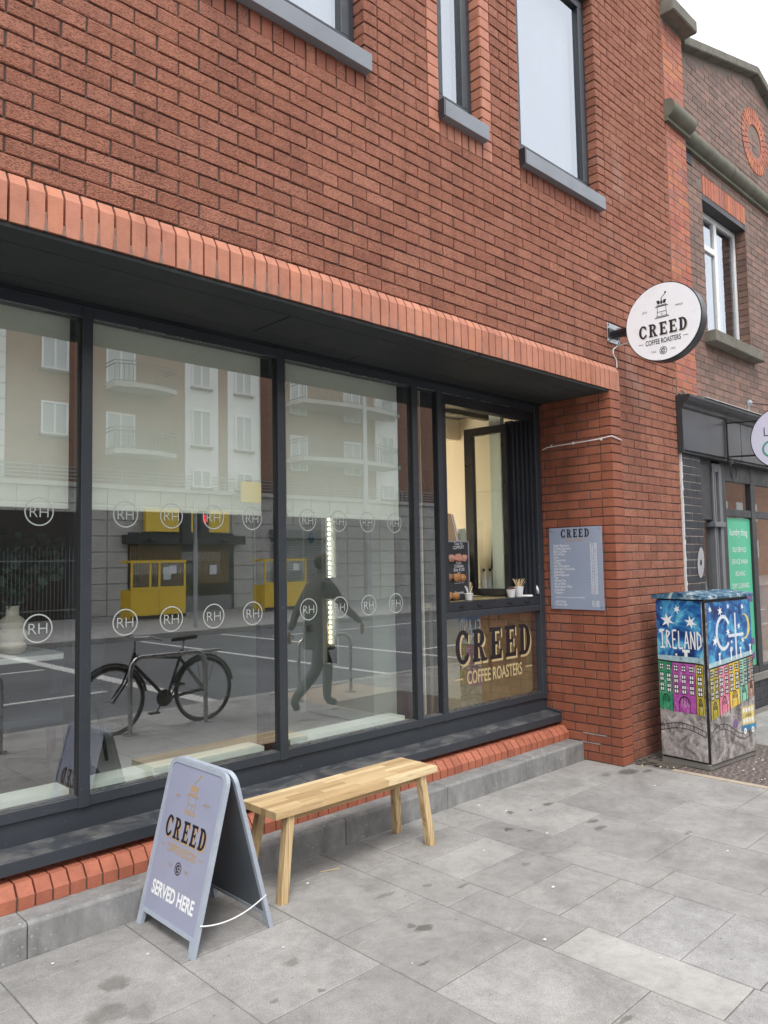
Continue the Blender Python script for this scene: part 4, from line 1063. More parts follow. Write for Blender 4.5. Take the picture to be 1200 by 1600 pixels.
# ================================================================== STREET FURNITURE
# A-board
ab = thing('a_board', 'lilac a-board reading served here standing on the paving by the windows', 'sign board', (.93, .05, 0))
def aboard(xf, xt, zt, sgn, front):
    o = Vector((xf, .05, 0)); v = Vector((xt-xf, 0, zt)); Lh = v.length; v.normalize()
    u = Vector((0, -1, 0)) if front else Vector((0, 1, 0)); M = frameM(o, u, v)
    Wd = .256; r_ = .055; T = .020
    def rr(hw, b, t, r2, n_=6):
        pts = [(-hw, b), (hw, b)]
        for i in range(n_+1): a = math.pi/2*i/n_; pts.append((hw-r2+r2*math.cos(a), t-r2+r2*math.sin(a)))
        for i in range(n_+1): a = math.pi/2+math.pi/2*i/n_; pts.append((-hw+r2+r2*math.cos(a), t-r2+r2*math.sin(a)))
        return pts
    outer = rr(Wd, .062, Lh, r_); inner = rr(Wd-.022, .062+.018, Lh-.022, r_-.015)
    fb = MB(); n_ = len(outer)
    vs_ = [(x, y, 0) for x, y in outer]+[(x, y, 0) for x, y in inner]+[(x, y, -T) for x, y in outer]+[(x, y, -T) for x, y in inner]
    fs = []
    for i in range(n_):
        j = (i+1) % n_
        fs += [(i, j, j+n_, i+n_), (i+2*n_, i+3*n_, j+3*n_, j+2*n_), (i, i+2*n_, j+2*n_, j), (i+n_, j+n_, j+3*n_, i+3*n_)]
    fb.add(vs_, fs)
    for s in (-1, 1): fb.prism([(s*Wd, .0615, 0), (s*(Wd-.045), .0615, 0), (s*(Wd-.036), .0, 0), (s*Wd, .0, 0)], (0, 0, -T))
    fb.xform(M); build(fb, 'frame', 'board_frame', ab)
    pm = MB(); pm.prism([(x, y, -.004) for x, y in inner], (0, 0, -.010)); pm.xform(M); build(pm, 'panel', 'board_lilac' if front else 'board_back', ab)
    if not front or True:
        bk = MB(); bk.prism([(x*.999, y, -.0145) for x, y in inner], (0, 0, -.003)); bk.xform(M); build(bk, 'back_panel', 'board_back', ab)
    for s in (-1, 1):
        ft = MB(); ft.prism([(s*(Wd-.001), 0, -.001), (s*(Wd-.035), 0, -.001), (s*(Wd-.035), -.004, -.001), (s*(Wd-.001), -.004, -.001)], (0, 0, -T+.002)); ft.xform(M)
        for i_, q in enumerate(ft.v): ft.v[i_] = (q[0], q[1], max(q[2], .0005))
        build(ft, 'foot', 'rubber', ab)
    return M, Lh
M, Lh = aboard(.728, .915, .742, 1, True)
aboard(1.152, .957, .742, 1, False)
u = M.to_3x3() @ Vector((1, 0, 0)); v = M.to_3x3() @ Vector((0, 1, 0))
cpt = M @ Vector((0, .46, -.004))
logo(ab, cpt, u, v, .355, ('ink_black', 'ink_gold', 'ink_gold', 'ink_gold'))
sv = M @ Vector((0, .155, -.004)); sticker(text_mb('SERVED HERE', .082, .034, .76), 'lettering', 'ink_white', ab, sv, u, v)
build(MB().cyl((.926, -.15, .728), (.946, -.15, .728), .008).cyl((.926, .25, .728), (.946, .25, .728), .008), 'hinge', 'black_metal', ab)
p0 = M @ Vector((.258, .135, -.01)); p1 = Vector((1.11, -.205, .155))
pts = []
for i in range(17): t = i/16; p = Vector(p0).lerp(p1, t); p.z -= .055*4*t*(1-t)*.6; pts.append(p)
ch = MB()
ch.tube(pts, .0022, 6)
for i in range(60):
    t = i/59; p = Vector(p0).lerp(p1, t); p.z -= .033*4*t*(1-t); ch.blob(p, .0042, 5, 0, 0, (1.3, .8, .8))
build(ch, 'restraint_chain', 'white_plastic', ab)

# bench
bn = thing('bench', 'slatted acacia wood bench in front of the shop windows', 'bench', (1.86, .07, 0))
X0, X1, Y0, Y1, SZ = 1.262, 2.44, -.082, .222, .462
rows = 7; wd = (Y1-Y0)/rows
rs = random.Random(11)
for r_ in range(rows):
    x = X0; first = rs.uniform(.12, .5)
    while x < X1-1e-6:
        ln = first if x == X0 else rs.uniform(.28, .5)
        x2 = min(X1, x+ln); x2 = X1 if X1-x2 < .1 else x2
        mb = MB().box(-(x2-x)/2+.0002, (x2-x)/2-.0002, -wd/2+.0002, wd/2-.0002, -.036, 0)
        o = place(me_from(mb, 'stave', 'acacia_wood', bevel=.0006), 'stave', bn, ((x+x2)/2, Y0+wd*(r_+.5), SZ+rs.uniform(-.0002, .0002)))
        x = x2
ap = MB().box(X0+.09, X1-.09, Y0+.055, Y0+.08, SZ-.078, SZ-.0365); build(ap, 'apron', 'acacia_wood', bn, bevel=.001)
build(MB().box(X0+.09, X1-.09, Y1-.08, Y1-.055, SZ-.078, SZ-.0365), 'apron', 'acacia_wood', bn, bevel=.001)
for xx in (X0+.085, X1-.115): build(MB().box(xx, xx+.03, Y0+.03, Y1-.03, SZ-.07, SZ-.0365), 'batten', 'acacia_wood', bn, bevel=.001)
def leg(tx, ty, bx, by):
    w2 = .0225; zt = SZ-.0365
    mb = MB(); vs_ = [(bx-w2, by-w2, 0), (bx+w2, by-w2, 0), (bx+w2, by+w2, 0), (bx-w2, by+w2, 0), (tx-w2, ty-w2, zt), (tx+w2, ty-w2, zt), (tx+w2, ty+w2, zt), (tx-w2, ty+w2, zt)]
    mb.add(vs_, [(0, 3, 2, 1), (4, 5, 6, 7), (0, 1, 5, 4), (1, 2, 6, 5), (2, 3, 7, 6), (3, 0, 4, 7)]); build(mb, 'leg', 'acacia_leg', bn, bevel=.0015)
leg(1.365, -.045, 1.325, -.038); leg(2.33, -.045, 2.415, -.035); leg(1.365, .185, 1.325, .262); leg(2.34, .185, 2.425, .255)

# menu board on the reveal (faces -X)
ef = MB(); rs_ = random.Random(31)
for z_, a_, b_ in ((.225, .12, .33), (.15, .18, .33)):
    y = a_
    while y < b_:
        w_ = rs_.uniform(.012, .03); ef.box(XRV-.0022, XRV+.003, y, y+w_, z_-.006+rs_.uniform(-.002, 0), z_+.001+rs_.uniform(0, .002)); y += w_+.0005
build(ef, 'lime_bloom', 'mortar_pale', shop, kind='stuff')
mn = thing('menu_board', 'blue grey menu board of coffee prices screwed to the brick reveal', 'menu board', (XRV-.006, .347, 1.248))
XM = XRV-.010
build(MB().box(XM, XRV-.002, .090, .604, 1.248, 1.948), 'board', 'menu_blue', mn, bevel=.0015)
uM, vM = (0, -1, 0), (0, 0, 1)
def mt(s, y, z, size, mat='ink_white', align='LEFT', bold=.004, sx=.85): sticker(text_mb(s, size, bold, sx, align), 'lettering', mat, mn, (XM, y, z), uM, vM)
g1, tot = creed_mb(1); h = .275/tot
g, _ = creed_mb(h); sticker(g, 'lettering', 'ink_black', mn, (XM, .345, 1.862), uM, vM)
mt('COFFEE ROASTERS  –', .345, 1.828, .031, 'ink_gold', 'CENTER', .0, .75)
items = [('Single Espresso', '€1.50'), ('Double Espresso', '€2.00'), ('Black Coffee', '€3.10'), ('Flat White', '€3.60'), ('Latte', '€3.60'), ('Cappuccino', '€3.60'), ('Mocha', '€3.60'), ('Hot Chocolate', '€3.50'), ('Kids Hot Chocolate', '€2.20'), ('Babychino', '€1.50'), ('Extra Espresso', '€0.75'), ('Tea', '€2.00'), ('Herbal Tea', '€2.50'), ('Syrup Shot', '€0.50'), ('Alternative Milks', '€0.50'), ('Cupcakes', '€2.50'), ('Frappe’s', '€2.00')]
z = 1.786
for a_, b_ in items:
    mt(a_, .562, z, .030); mt(b_, .205, z, .033)
    z -= .0253
mt('Gluten Free and Vegan Options Available', .555, z-.012, .020, 'ink_white', 'LEFT', .002)
z -= .052
for a_, b_ in (('Soft Drink', '€1.50'), ('Protein Bar', '€2.50')): mt(a_, .557, z, .030); mt(b_, .200, z, .033); z -= .0255
for y in (.11, .585):
    for zz in (1.27, 1.925): build(MB().cyl((XM-.002, y, zz), (XM, y, zz), .005, seg=10), 'screw', 'steel', mn)

# projecting round sign
ps = thing('projecting_sign', 'round white projecting sign reading creed coffee roasters on a black bracket', 'sign', (4.86, -.03, 3.57))
XD, yc, zc, rd = 4.80, -.467, 3.563, .318
build(MB().cyl((XD+.012, yc, zc), (XD+.105, yc, zc), rd, seg=72), 'casing', 'black_metal', ps, smooth=True)
rim = MB(); ring_sector(rim, 0, 0, (rd, rd), (rd-.008, rd-.008), 0, 360, seg=72)
rim.v = [(XD+.010, yc-a, zc+b) for a, b, c in rim.v]; build(rim, 'rim', 'black_metal', ps)
fc = MB().cyl((XD+.004, yc, zc), (XD+.0115, yc, zc), rd-.008, seg=72); build(fc, 'face', 'sign_white', ps)
build(MB().cyl((XD+.106, yc, zc), (XD+.112, yc, zc), rd-.008, seg=72), 'rear_face', 'sign_white', ps)
logo(ps, (XD+.004, yc+.0, zc-.055), (0, -1, 0), (0, 0, 1), .40, ('ink_black', 'shadow_grey', 'ink_black', 'ink_black'))
build(MB().box(4.765, 4.955, -.006, -.001, 3.495, 3.66), 'mounting_plate', 'galvanised', ps, bevel=.002)
build(MB().box(4.84, 4.872, yc+rd-.02, -.006, 3.565, 3.60).box(4.84, 4.872, yc+rd-.02, -.006, 3.535, 3.562).box(4.768, 4.952, -.020, -.006, 3.54, 3.61), 'arm', 'black_metal', ps, bevel=.002)
for x in (4.78, 4.94):
    for zz in (3.51, 3.645): build(MB().cyl((x, -.018, zz), (x, -.006, zz), .009, seg=6), 'bolt', 'steel', ps)
cb = MB().tube([(4.86, -.20, 3.50), (4.875, -.12, 3.475), (4.89, -.03, 3.48), (4.84, -.010, 3.44), (4.835, -.010, 3.40), (4.885, -.010, 3.36), (4.895, -.008, 3.33), (4.893, -.036, 3.25), (4.895, -.008, 3.16)][:7]+[(4.893, -.008, 3.29)], .005, 8)
build(cb, 'cable', 'white_plastic', label='white cable dropping from the round sign to the pink brick band', cat='cable', smooth=True)
XB = XRV-.006
cb = [(XB, .645, 2.650), (XB, .60, 2.664), (XB, .50, 2.668), (XB, .38, 2.670), (XB, .25, 2.672), (XB, .10, 2.674), (XB, -.025, 2.685), (XB+.002, -.036, 2.685), (XRV+.02, -.037, 2.680), (XRV+.15, -.036, 2.665), (XRV+.18, -.012, 2.66)]
build(MB().tube(cb, .005, 8), 'cable', 'white_plastic', label='white cable clipped across the brick reveal and round its corner', cat='cable', smooth=True)
for y, wh in ((.06, 'nearest the street corner'), (.33, 'half way along'), (.55, 'nearest the window frame')): build(MB().box(XB-.007, XB+.004, y-.006, y+.006, 2.66, 2.682), 'cable_clip', 'white_plastic', label='white clip holding the cable across the reveal, '+wh, cat='clip', group='cable clips on the reveal')

# painted utility cabinet
AN = R(-5.2)
uc = thing('utility_cabinet', 'street cabinet painted with night sky, stars and coloured terraced houses', 'utility cabinet', (5.052, -.588, 0), AN)
CL, CD, CH = .765, .43, 1.335
build(MB().box(.012, CL-.012, .012, CD-.012, 0, CH), 'body', 'art_black', uc, local=True, bevel=.004)
lid = MB(); lid.prism([(-.02, -.025, CH), (-.02, -.025, CH+.028), (-.02, CD/2, CH+.058), (-.02, CD+.02, CH+.028), (-.02, CD+.02, CH)], (CL+.04, 0, 0)); build(lid, 'lid', 'cabinet_metal', uc, local=True, bevel=.004)
dr = MB(); dr.box(.030, CL-.012, -.006, .011, .045, CH-.025); build(dr, 'door', 'art_ground', uc, local=True, bevel=.003)
sdp = MB(); sdp.box(-.004, .0115, .02, CD-.014, .06, CH-.012); build(sdp, 'side_panel', 'art_ground', uc, local=True, bevel=.003)
build(MB().box(.006, CL-.006, .006, CD-.006, 0, .045), 'plinth', 'concrete_dark', uc, local=True, bevel=.004)
# art: face frames (origin bottom-left)
def art(face, mb, mat, lift):
    o, uu, W_ = ((-.004, CD-.014, 0), (0, -1, 0), CD-.034) if face == 0 else ((.030, -.006, 0), (1, 0, 0), CL-.042)
    M_ = frameM(o, uu, (0, 0, 1))
    zb, zt = (.06, CH-.012) if face == 0 else (.045, CH-.025)
    mb.v = [tuple(M_ @ Vector((x*W_, zb+y*(zt-zb), z+lift))) for x, y, z in mb.v]
    return build(mb, 'painting', mat, uc, local=True)
rs = random.Random(5)
def star(mb, x, y, r_, asp, n_=6):
    pts = []
    for i in range(2*n_): a = math.pi/2+math.pi*i/n_+.2; q = r_*(1 if i % 2 == 0 else .36)*rs.uniform(.85, 1.1); pts.append((x+q*math.cos(a)*asp, y+q*math.sin(a)))
    poly(mb, pts)
asp0, asp1 = (CH)/(CD), (CH)/(CL)
for face, asp in ((0, 3.2), (1, 1.75)):
    s = MB(); rect(s, 0, .60, 1, 1); art(face, s, 'art_sky', .0006)
    s = MB(); rect(s, 0, .595 if face == 0 else .565, 1, .645) if face == 0 else poly(s, [(0, .58), (1, .62), (1, .66), (0, .62)]); art(face, s, 'art_roof', .0010)
def houses(face, spec, asp):
    whites = MB(); blacks = MB()
    for (x0, x1, yb0, yt0, yb1, yt1, mat, nc, nr) in spec:
        s = MB(); poly(s, [(x0, yb0), (x1, yb1), (x1, yt1), (x0, yt0)]); art(face, s, mat, .0014)
        w_ = x1-x0
        for e in (x0, x1): poly(blacks, [(e-.006, yb0), (e+.006, yb0), (e+.006, (yt0+yt1)/2), (e-.006, (yt0+yt1)/2)])
        poly(blacks, [(x0, yt0-.004), (x1, yt1-.004), (x1, yt1+.006), (x0, yt0+.006)])
        for r__ in range(nr):
            for c in range(nc):
                cx = x0+w_*(c+.5)/nc; fx = (cx-x0)/w_; yb = yb0+(yb1-yb0)*fx; yt = yt0+(yt1-yt0)*fx
                hy = (yt-yb); y = yt-hy*(.12+.21*r__); hh = hy*(.048 if r__ == 0 else .075); ww = w_/nc*.22
                poly(blacks, [(cx-ww-.012, y-hh-.006), (cx+ww+.012, y-hh-.006), (cx+ww+.012, y+hh+.006), (cx-ww-.012, y+hh+.006)])
                rect(whites, cx-ww, y-hh, cx-.008, y-.004); rect(whites, cx+.008, y-hh, cx+ww, y-.004); rect(whites, cx-ww, y+.004, cx-.008, y+hh); rect(whites, cx+.008, y+.004, cx+ww, y+hh)
        cx = (x0+x1)/2; yb = (yb0+yb1)/2; ry = .055
        ring_sector(blacks, cx, yb+.05, (w_*.26, ry), (w_*.22, ry*.84), 0, 180, seg=10)
        for a in (36, 72, 108, 144): rect(blacks, cx+w_*.2*math.cos(R(a))-.006, yb+.052, cx+w_*.2*math.cos(R(a))+.006, yb+.05+ry*.8*math.sin(R(a)))
        for e in (-1, 1): rect(blacks, cx+e*w_*.24-.006, yb, cx+e*w_*.24+.006, yb+.048)
    art(face, blacks, 'art_black', .0020); art(face, whites, 'art_white', .0026)
houses(0, [(0, .31, .30, .61, .29, .605, 'art_green', 2, 3), (.31, .82, .29, .605, .29, .605, 'art_purple', 3, 3), (.82, 1, .29, .605, .285, .60, 'art_olive', 1, 3)], 3)
houses(1, [(0, .19, .27, .585, .285, .592, 'art_olive', 2, 3), (.19, .42, .285, .592, .31, .60, 'art_pink', 2, 3), (.42, .66, .31, .60, .33, .61, 'art_yellow', 2, 3), (.66, .85, .33, .61, .35, .618, 'art_mint', 2, 3), (.85, 1, .35, .618, .365, .625, 'art_tan', 2, 3)], 2)
s = MB()
for x, y, r_ in ((.25, .87, .052), (.76, .865, .048), (.47, .945, .030), (.085, .80, .020), (.42, .655, .014), (.12, .95, .010)): star(s, x, y, r_, asp0*.95)
rect(s, .60, .645, .67, .672); rect(s, .56, .672, .72, .690); art(0, s, 'art_white', .0016)
s = MB()
for x, y, r_ in ((.07, .955, .026), (.29, .94, .038), (.47, .965, .022), (.80, .955, .026), (.45, .80, .032), (.16, .755, .042), (.70, .83, .026), (.78, .735, .026), (.52, .735, .018), (.06, .88, .008)): star(s, x, y, r_, asp1*.95)
for x in (.24, .50, .72, .95): rect(s, x-.012, .60+.035*x, x+.012, .655+.035*x); rect(s, x-.024, .655+.035*x, x+.024, .668+.035*x)
art(1, s, 'art_white', .0016)
# hand painted word
def strokes(mb, segs, x0, y0, sx, sy, w_):
    for k_, (a, b, c, d) in enumerate(segs):
        dx, dy = (c-a)*sx, (d-b)*sy; l_ = math.hypot(dx*.4, dy) or 1; nx, ny = -dy/l_*w_*2.2, dx*.4/l_*w_
        poly(mb, [(x0+a*sx+nx, y0+b*sy+ny), (x0+a*sx-nx, y0+b*sy-ny), (x0+c*sx-nx, y0+d*sy-ny), (x0+c*sx+nx, y0+d*sy+ny)], 4e-5*k_)
LET = {'I': [(.5, 0, .5, 1), (.1, 1, .9, 1), (.1, 0, .9, 0)], 'R': [(.2, 0, .2, 1), (.2, 1, .8, .85), (.8, .85, .2, .55), (.2, .55, .9, 0)], 'E': [(.2, 0, .2, 1), (.2, 1, .9, 1.02), (.2, .5, .7, .5), (.2, 0, .9, 0)], 'L': [(.2, 0, .2, 1), (.2, 0, .9, .03)], 'A': [(.1, 0, .5, 1), (.5, 1, .9, 0), (.25, .35, .75, .35)], 'N': [(.15, 0, .15, 1), (.15, 1, .85, 0), (.85, 0, .85, 1)], 'D': [(.2, 0, .2, 1), (.2, 1, .8, .75), (.8, .75, .8, .25), (.8, .25, .2, 0)]}
s = MB(); x = .06
for ch in 'IRELAND': strokes(s, LET[ch], x, .695, .125, .112, .006); x += .135
art(0, s, 'art_white', .0018)
s = MB(); ring_sector(s, .34, .80, (.17, .115), (.125, .092), 30, 320, seg=16); rect(s, .60, .62, .635, .92, 4e-5); rect(s, .45, .765, .80, .785, 8e-5); ring_sector(s, .51, .69, (.03, .015), (.001, .001), 0, 360, seg=10); art(1, s, 'spray_white', .0022)
s = MB(); ring_sector(s, .82, .825, (.14, .085), (.085, .075), -95, 100, seg=16); art(1, s, 'art_busyellow', .0024)
# bridge line drawing
for face, a0 in ((0, 0), (1, 0)):
    s = MB()
    pts = [(i/24, .155+.035*math.sin(i/24*math.pi) if face == 0 else .15+.05*math.sin(i/24*6.0+.3)) for i in range(25)]
    for dy in (0, .032):
        for p, q in zip(pts[:-1], pts[1:]): poly(s, [(p[0], p[1]+dy-.0022), (q[0], q[1]+dy-.0022), (q[0], q[1]+dy+.0022), (p[0], p[1]+dy+.0022)], 0 if pts.index(p) % 2 else 3e-5)
    for p in pts[::2]: rect(s, p[0]-.004, p[1]+.003, p[0]+.004, p[1]+.03, 6e-5)
    art(face, s, 'art_black', .0012)
s = MB(); rect(s, .68, .175, .97, .30); art(1, s, 'art_busyellow', .0014)
s = MB(); poly(s, [(.66, .15), (.99, .145), (.99, .18), (.66, .185)]); art(1, s, 'art_busblue', .0018)
s = MB()
for i in range(4): rect(s, .70+.065*i, .265, .745+.065*i, .29); rect(s, .70+.065*i, .195, .745+.065*i, .225)
ring_sector(s, .74, .145, (.035, .02), (.01, .006), 0, 360, seg=14); ring_sector(s, .92, .142, (.035, .02), (.01, .006), 0, 360, seg=14); art(1, s, 'art_white', .0022)
t = text_mb('DUBLIN', .030, 0, 1.5); t.v = [(a+.825, b+.232, c) for a, b, c in t.v]; art(1, t, 'art_black', .0022)
s = MB(); ring_sector(s, .52, .21, (.055, .03), (.001, .001), 0, 360, seg=16); art(1, s, 'art_violet', .0016)

# litter
rs = random.Random(9)
lt = MB()
for (x, y, a, l_, w_) in ((1.75, .10, -.35, .11, .003), (4.85, -.12, .5, .07, .003)):
    d = Vector((math.cos(a), math.sin(a), 0))*l_/2; n_ = Vector((-d.y, d.x, 0)).normalized()*w_; c = Vector((x, y, .003))
    lt.prism([c-d-n_, c+d-n_, c+d+n_, c-d+n_], (0, 0, .0025))
build(lt, 'wooden_stirrer', 'bamboo', label='dropped wooden stirrer lying on the paving behind the bench', cat='stirrer')
lt = MB()
for (x, y) in [(2.55, -.33), (2.66, -.17), (1.91, -1.18), (2.11, -1.62), (3.2, .0), (4.4, -.45), (2.4, -.9), (.62, -.02), (.3, .2), (1.36, -.9)]+[(rs.uniform(4.9, 5.4), rs.uniform(-.45, -.05)) for _ in range(14)]+[(rs.uniform(5.0, 6.1), rs.uniform(-1.3, -.7)) for _ in range(22)]+[(rs.uniform(0, 4.5), rs.uniform(-1.5, .3)) for _ in range(6)]:
    r_ = rs.uniform(.004, .011); a0 = rs.uniform(0, 3)
    pts = [Vector((x+r_*math.cos(a0+a)*rs.uniform(.6, 1.4), y+r_*math.sin(a0+a)*rs.uniform(.4, .9), .0025 if x < 4.87 else .006)) for a in [i*math.pi/3 for i in range(6)]]
    lt.prism(pts, (0, 0, .003))
build(lt, 'litter', 'litter_white', kind='stuff')
lf_ = MB()
for i in range(16):
    x, y = 5.0+rs.uniform(-.12, .14), -.14+rs.uniform(-.08, .1); lf_.blob((x, y, .012), rs.uniform(.01, .024), 6, 0, .4, (1.2, .8, .35))
build(lf_, 'leaf_litter', 'dirt', kind='stuff')

# ================================================================== NEIGHBOURING BUILDING
nb = thing('laundry_building', 'old brown brick gabled laundry shop with a brick ring in its gable', 'building', (8.6, .5, 0))
YN = .10; XC = 8.70; ZE = 7.02; ZA = 7.60; XA = 6.49
def gz(x): return ZE+(ZA-ZE)*(1-abs(x-XC)/(XC-6.70)) if abs(x-XC) < 2.1 else ZE
RX = 14.0
OW = (7.07, 8.24, 4.05, 5.50)
core = MB()
core.prism([(6.05, YN+.005, 3.1), (6.05, YN+.005, ZE-.02), (6.70, YN+.005, ZE), (XC, YN+.005, ZA), (10.7, YN+.005, ZE), (RX, YN+.005, ZE), (RX, YN+.005, 5.6), (6.05, YN+.005, 5.6)][:7]+[(6.05, YN+.005, 5.6)], (0, .35, 0))
build(core, 'gable_core', 'mortar_brown', nb)
c2 = MB().box(6.05, OW[0]-.01, YN+.005, YN+.3, 3.05, 5.6).box(OW[1]+.01, RX, YN+.005, YN+.3, 3.05, 5.6).box(OW[0]-.01, OW[1]+.01, YN+.005, YN+.3, 3.05, OW[2]-.02).box(OW[0]-.01, OW[1]+.01, YN+.005, YN+.3, OW[3]+.02, 5.6)
build(c2, 'wall_core', 'mortar_brown', nb)
pc = MB().box(6.043, 6.482, .004, .12, 0, 7.0); build(pc, 'pilaster_core', 'mortar_pale', nb)
k = 0; z = 3.10
while z < 7.6:
    zc_ = z+.0375; x = XA+(.11 if k % 2 else 0)
    if k % 2: brick('nb', 'smooth', .10, .065, .06, 'old_brown_brick', (XA+.055, YN, zc_))
    while x < (11 if z > 3.2 else 9):
        x2 = x+.225; xc_ = (x+x2)/2; ok = z+.075 < min(gz(x), gz(x2))-.02
        if 5.945 < zc_ < 6.14: ok = False
        dr_ = math.hypot(xc_-8.69, zc_-6.77)
        if dr_ < .40 and dr_ > .12: ok = False
        if zc_ > OW[2]-.13 and zc_ < OW[3]+.10 and x2 > OW[0] and x < OW[1]:
            for a_, b_ in ((x, OW[0]), (OW[1], x2)):
                if b_-a_ > .04: brick('nb', 'smooth', b_-a_-.009, .065, .06, 'old_brown_brick', ((a_+b_)/2, YN, zc_))
            ok = False
        if 5.57 < zc_ < 5.80 and x2 > 7.07 and x < 8.24: ok = False
        if ok: brick('nb', 'smooth', .216, .065, .06, 'old_brown_brick', (xc_, YN, zc_))
        x = x2
    z += .075; k += 1
for k in range(int(7.0/.075)):      # pilaster, its lower part painted black
    z = .0375+k*.075
    mt_ = 'painted_brick' if z < 2.69 else 'old_red_brick'
    sg = [(6.04, 6.26), (6.26, 6.485)] if k % 2 else [(6.04, 6.15), (6.15, 6.37), (6.37, 6.485)]
    for a_, b_ in sg: brick('nb', 'smooth', b_-a_-.009, .066, .08, mt_, ((a_+b_)/2, -.001, z))
for i in range(16): brick('nb', 'smooth', .0655, .215, .06, 'old_red_brick', (7.075+.0375+i*.0735, YN-.006, 5.685))
for ring, (r0, r1, cnt) in enumerate(((.305, .41, 34), (.205, .30, 24))):
    for i in range(cnt):
        a = 2*math.pi*i/cnt; rm = (r0+r1)/2
        BR.append(('nb', 'smooth', 2*math.pi*rm/cnt-.009, r1-r0, .06, 'old_red_brick', Vector((8.69+rm*math.sin(a), YN-.008, 6.77+rm*math.cos(a))), 0, i % 4, a))
flush_bricks('nb', nb)
for i, (xa, xb) in enumerate([(6.60+.35*j, 6.60+.35*(j+1)) for j in range(6)]+[(XC+.35*j, XC+.35*(j+1)) for j in range(6)]):
    mb = MB(); za, zb = gz(max(xa, 6.5)), gz(xb)
    if xa < 6.7: za = ZE-(6.7-xa)*.29
    mb.prism([(xa+.003, YN-.09, za), (xb-.003, YN-.09, zb), (xb-.003, YN-.09, zb+.105), (xa+.003, YN-.09, za+.105)], (0, .5, 0)); build(mb, 'coping_stone', 'coping_stone', nb, bevel=.01)
mb = MB(); mb.prism([(6.03, -.14, 7.0), (6.03, -.14, 7.13), (6.03, .0, 7.19), (6.03, .4, 7.19), (6.03, .4, 7.0)], (.53, 0, 0)); build(mb, 'pilaster_cap', 'coping_stone', nb, bevel=.012)
def rollm(x0, x1, y, r_=.085, z=6.045):
    mb = MB(); pts = []
    for i in range(13): a = R(-90+15*i); pts.append((x0, y-.02-r_*math.cos(a), z+r_*math.sin(a)))
    pts += [(x0, y+.08, z+r_), (x0, y+.08, z-r_)]
    mb.prism(pts, (x1-x0, 0, 0)); mb.box(x0, x1, y-.035, y+.08, z-r_-.035, z-r_-.001)
    build(mb, 'moulding_stone', 'moulding_stone', nb, smooth=True)
rollm(6.015, 6.515, 0, .09); x = 6.55
while x < 11: rollm(x+.002, x+.60, YN); x += .604
sl = MB().box(OW[0]-.10, OW[1]+.10, YN-.12, YN+.14, 3.925, 4.05); build(sl, 'stone_sill', 'coping_stone', nb, bevel=.008)
build(MB().box(OW[0]-.01, OW[1]+.01, YN+.0, YN+.12, OW[3]+.015, OW[3]+.10), 'steel_lintel', 'frame_dark', nb)
for k in range(19):
    for xx in (OW[0]-.012, OW[1]): build(MB().box(xx, xx+.012, YN+.006, YN+.112, OW[2]+.075*k+.005, OW[2]+.075*k+.07), 'reveal_brick', 'old_brown_brick', nb)
wf = MB(); a_, b_, c_, d_ = OW; Y = YN+.12; f_ = .05
wf.box(a_+.002, b_-.002, Y, Y+.06, c_+.002, c_+f_).box(a_+.002, b_-.002, Y, Y+.06, d_-f_, d_+.01).box(a_+.002, a_+f_, Y, Y+.06, c_+f_, d_-f_).box(b_-f_, b_-.002, Y, Y+.06, c_+f_, d_-f_)
wf.box(a_+.55, a_+.62, Y-.004, Y+.06, c_+f_, d_-f_).box(a_+f_, a_+.55, Y-.004, Y+.06, 5.07, 5.14)
wn = build(wf, 'window', 'white_plastic', nb, bevel=.004)
build(MB().box(a_+f_, b_-f_, Y+.02, Y+.026, c_+f_, d_-f_), 'pane', 'upper_glass', wn)
build(MB().box(a_+.02, b_-.22, Y+.10, Y+.11, c_, d_), 'curtain', 'cup_white', wn); build(MB().box(a_, b_, Y+.16, Y+.17, c_, d_), 'room_back', 'room_wall', wn)
lv = MB()
for i in range(8): lv.box(6.66, 6.82, YN-.012, YN+.01, 5.80+.026*i, 5.815+.026*i)
build(lv, 'vent', 'shop_black', nb)
zz = MB(); rs_ = random.Random(8)
for i in range(46):
    z_ = .9+i*.039; w_ = rs_.uniform(.004, .016); zz.box(6.036, 6.040+w_, -.012, .02, z_, z_+.041)
build(zz, 'plaster_edge', 'render_white', nb)
pt = MB()
for i in range(22): pt.blob((6.06+i*.02, -.02, 3.235+rs_.uniform(-.01, .02)), rs_.uniform(.012, .03), 7, 0, .35, (1.3, .6, .8))
build(pt, 'mortar_flaunching', 'mortar_grey', nb, kind='stuff')
# fascia, cornice, shopfront
FX = 6.0
co = MB(); co.prism([(FX, .1, 3.085), (FX, -.055, 3.085), (FX, -.07, 3.10), (FX, -.075, 3.125), (FX, -.115, 3.15), (FX, -.135, 3.185), (FX, -.135, 3.205), (FX, .1, 3.215)], (5, 0, 0)); build(co, 'cornice', 'cornice_black', nb)
build(MB().box(6.35, 11, -.145, .09, 3.216, 3.222), 'flashing', 'lead_flashing', nb)
for a_, b_ in ((6.02, 7.40), (7.41, 8.8), (8.81, 11)): build(MB().box(a_, b_, -.05, -.03, 2.69, 3.084), 'fascia_panel', 'fascia_grey', nb, bevel=.002)
build(MB().box(6.0, 6.018, -.055, .0, 2.66, 3.085), 'fascia_end', 'frame_dark', nb)
build(MB().box(6.02, 11, -.03, .3, 2.665, 2.72), 'fascia_soffit', 'frame_dark', nb)
YS = .085
fm = MB()
fm.box(6.50, 6.88, YS-.02, YS+.08, 2.05, 2.665).box(6.50, 6.56, YS-.02, YS+.08, .4, 2.05)
for a_, b_ in ((7.10, 7.25), (7.94, 8.06), (8.9, 9.0)): fm.box(a_, b_, YS-.012, YS+.08, .38, 2.665)
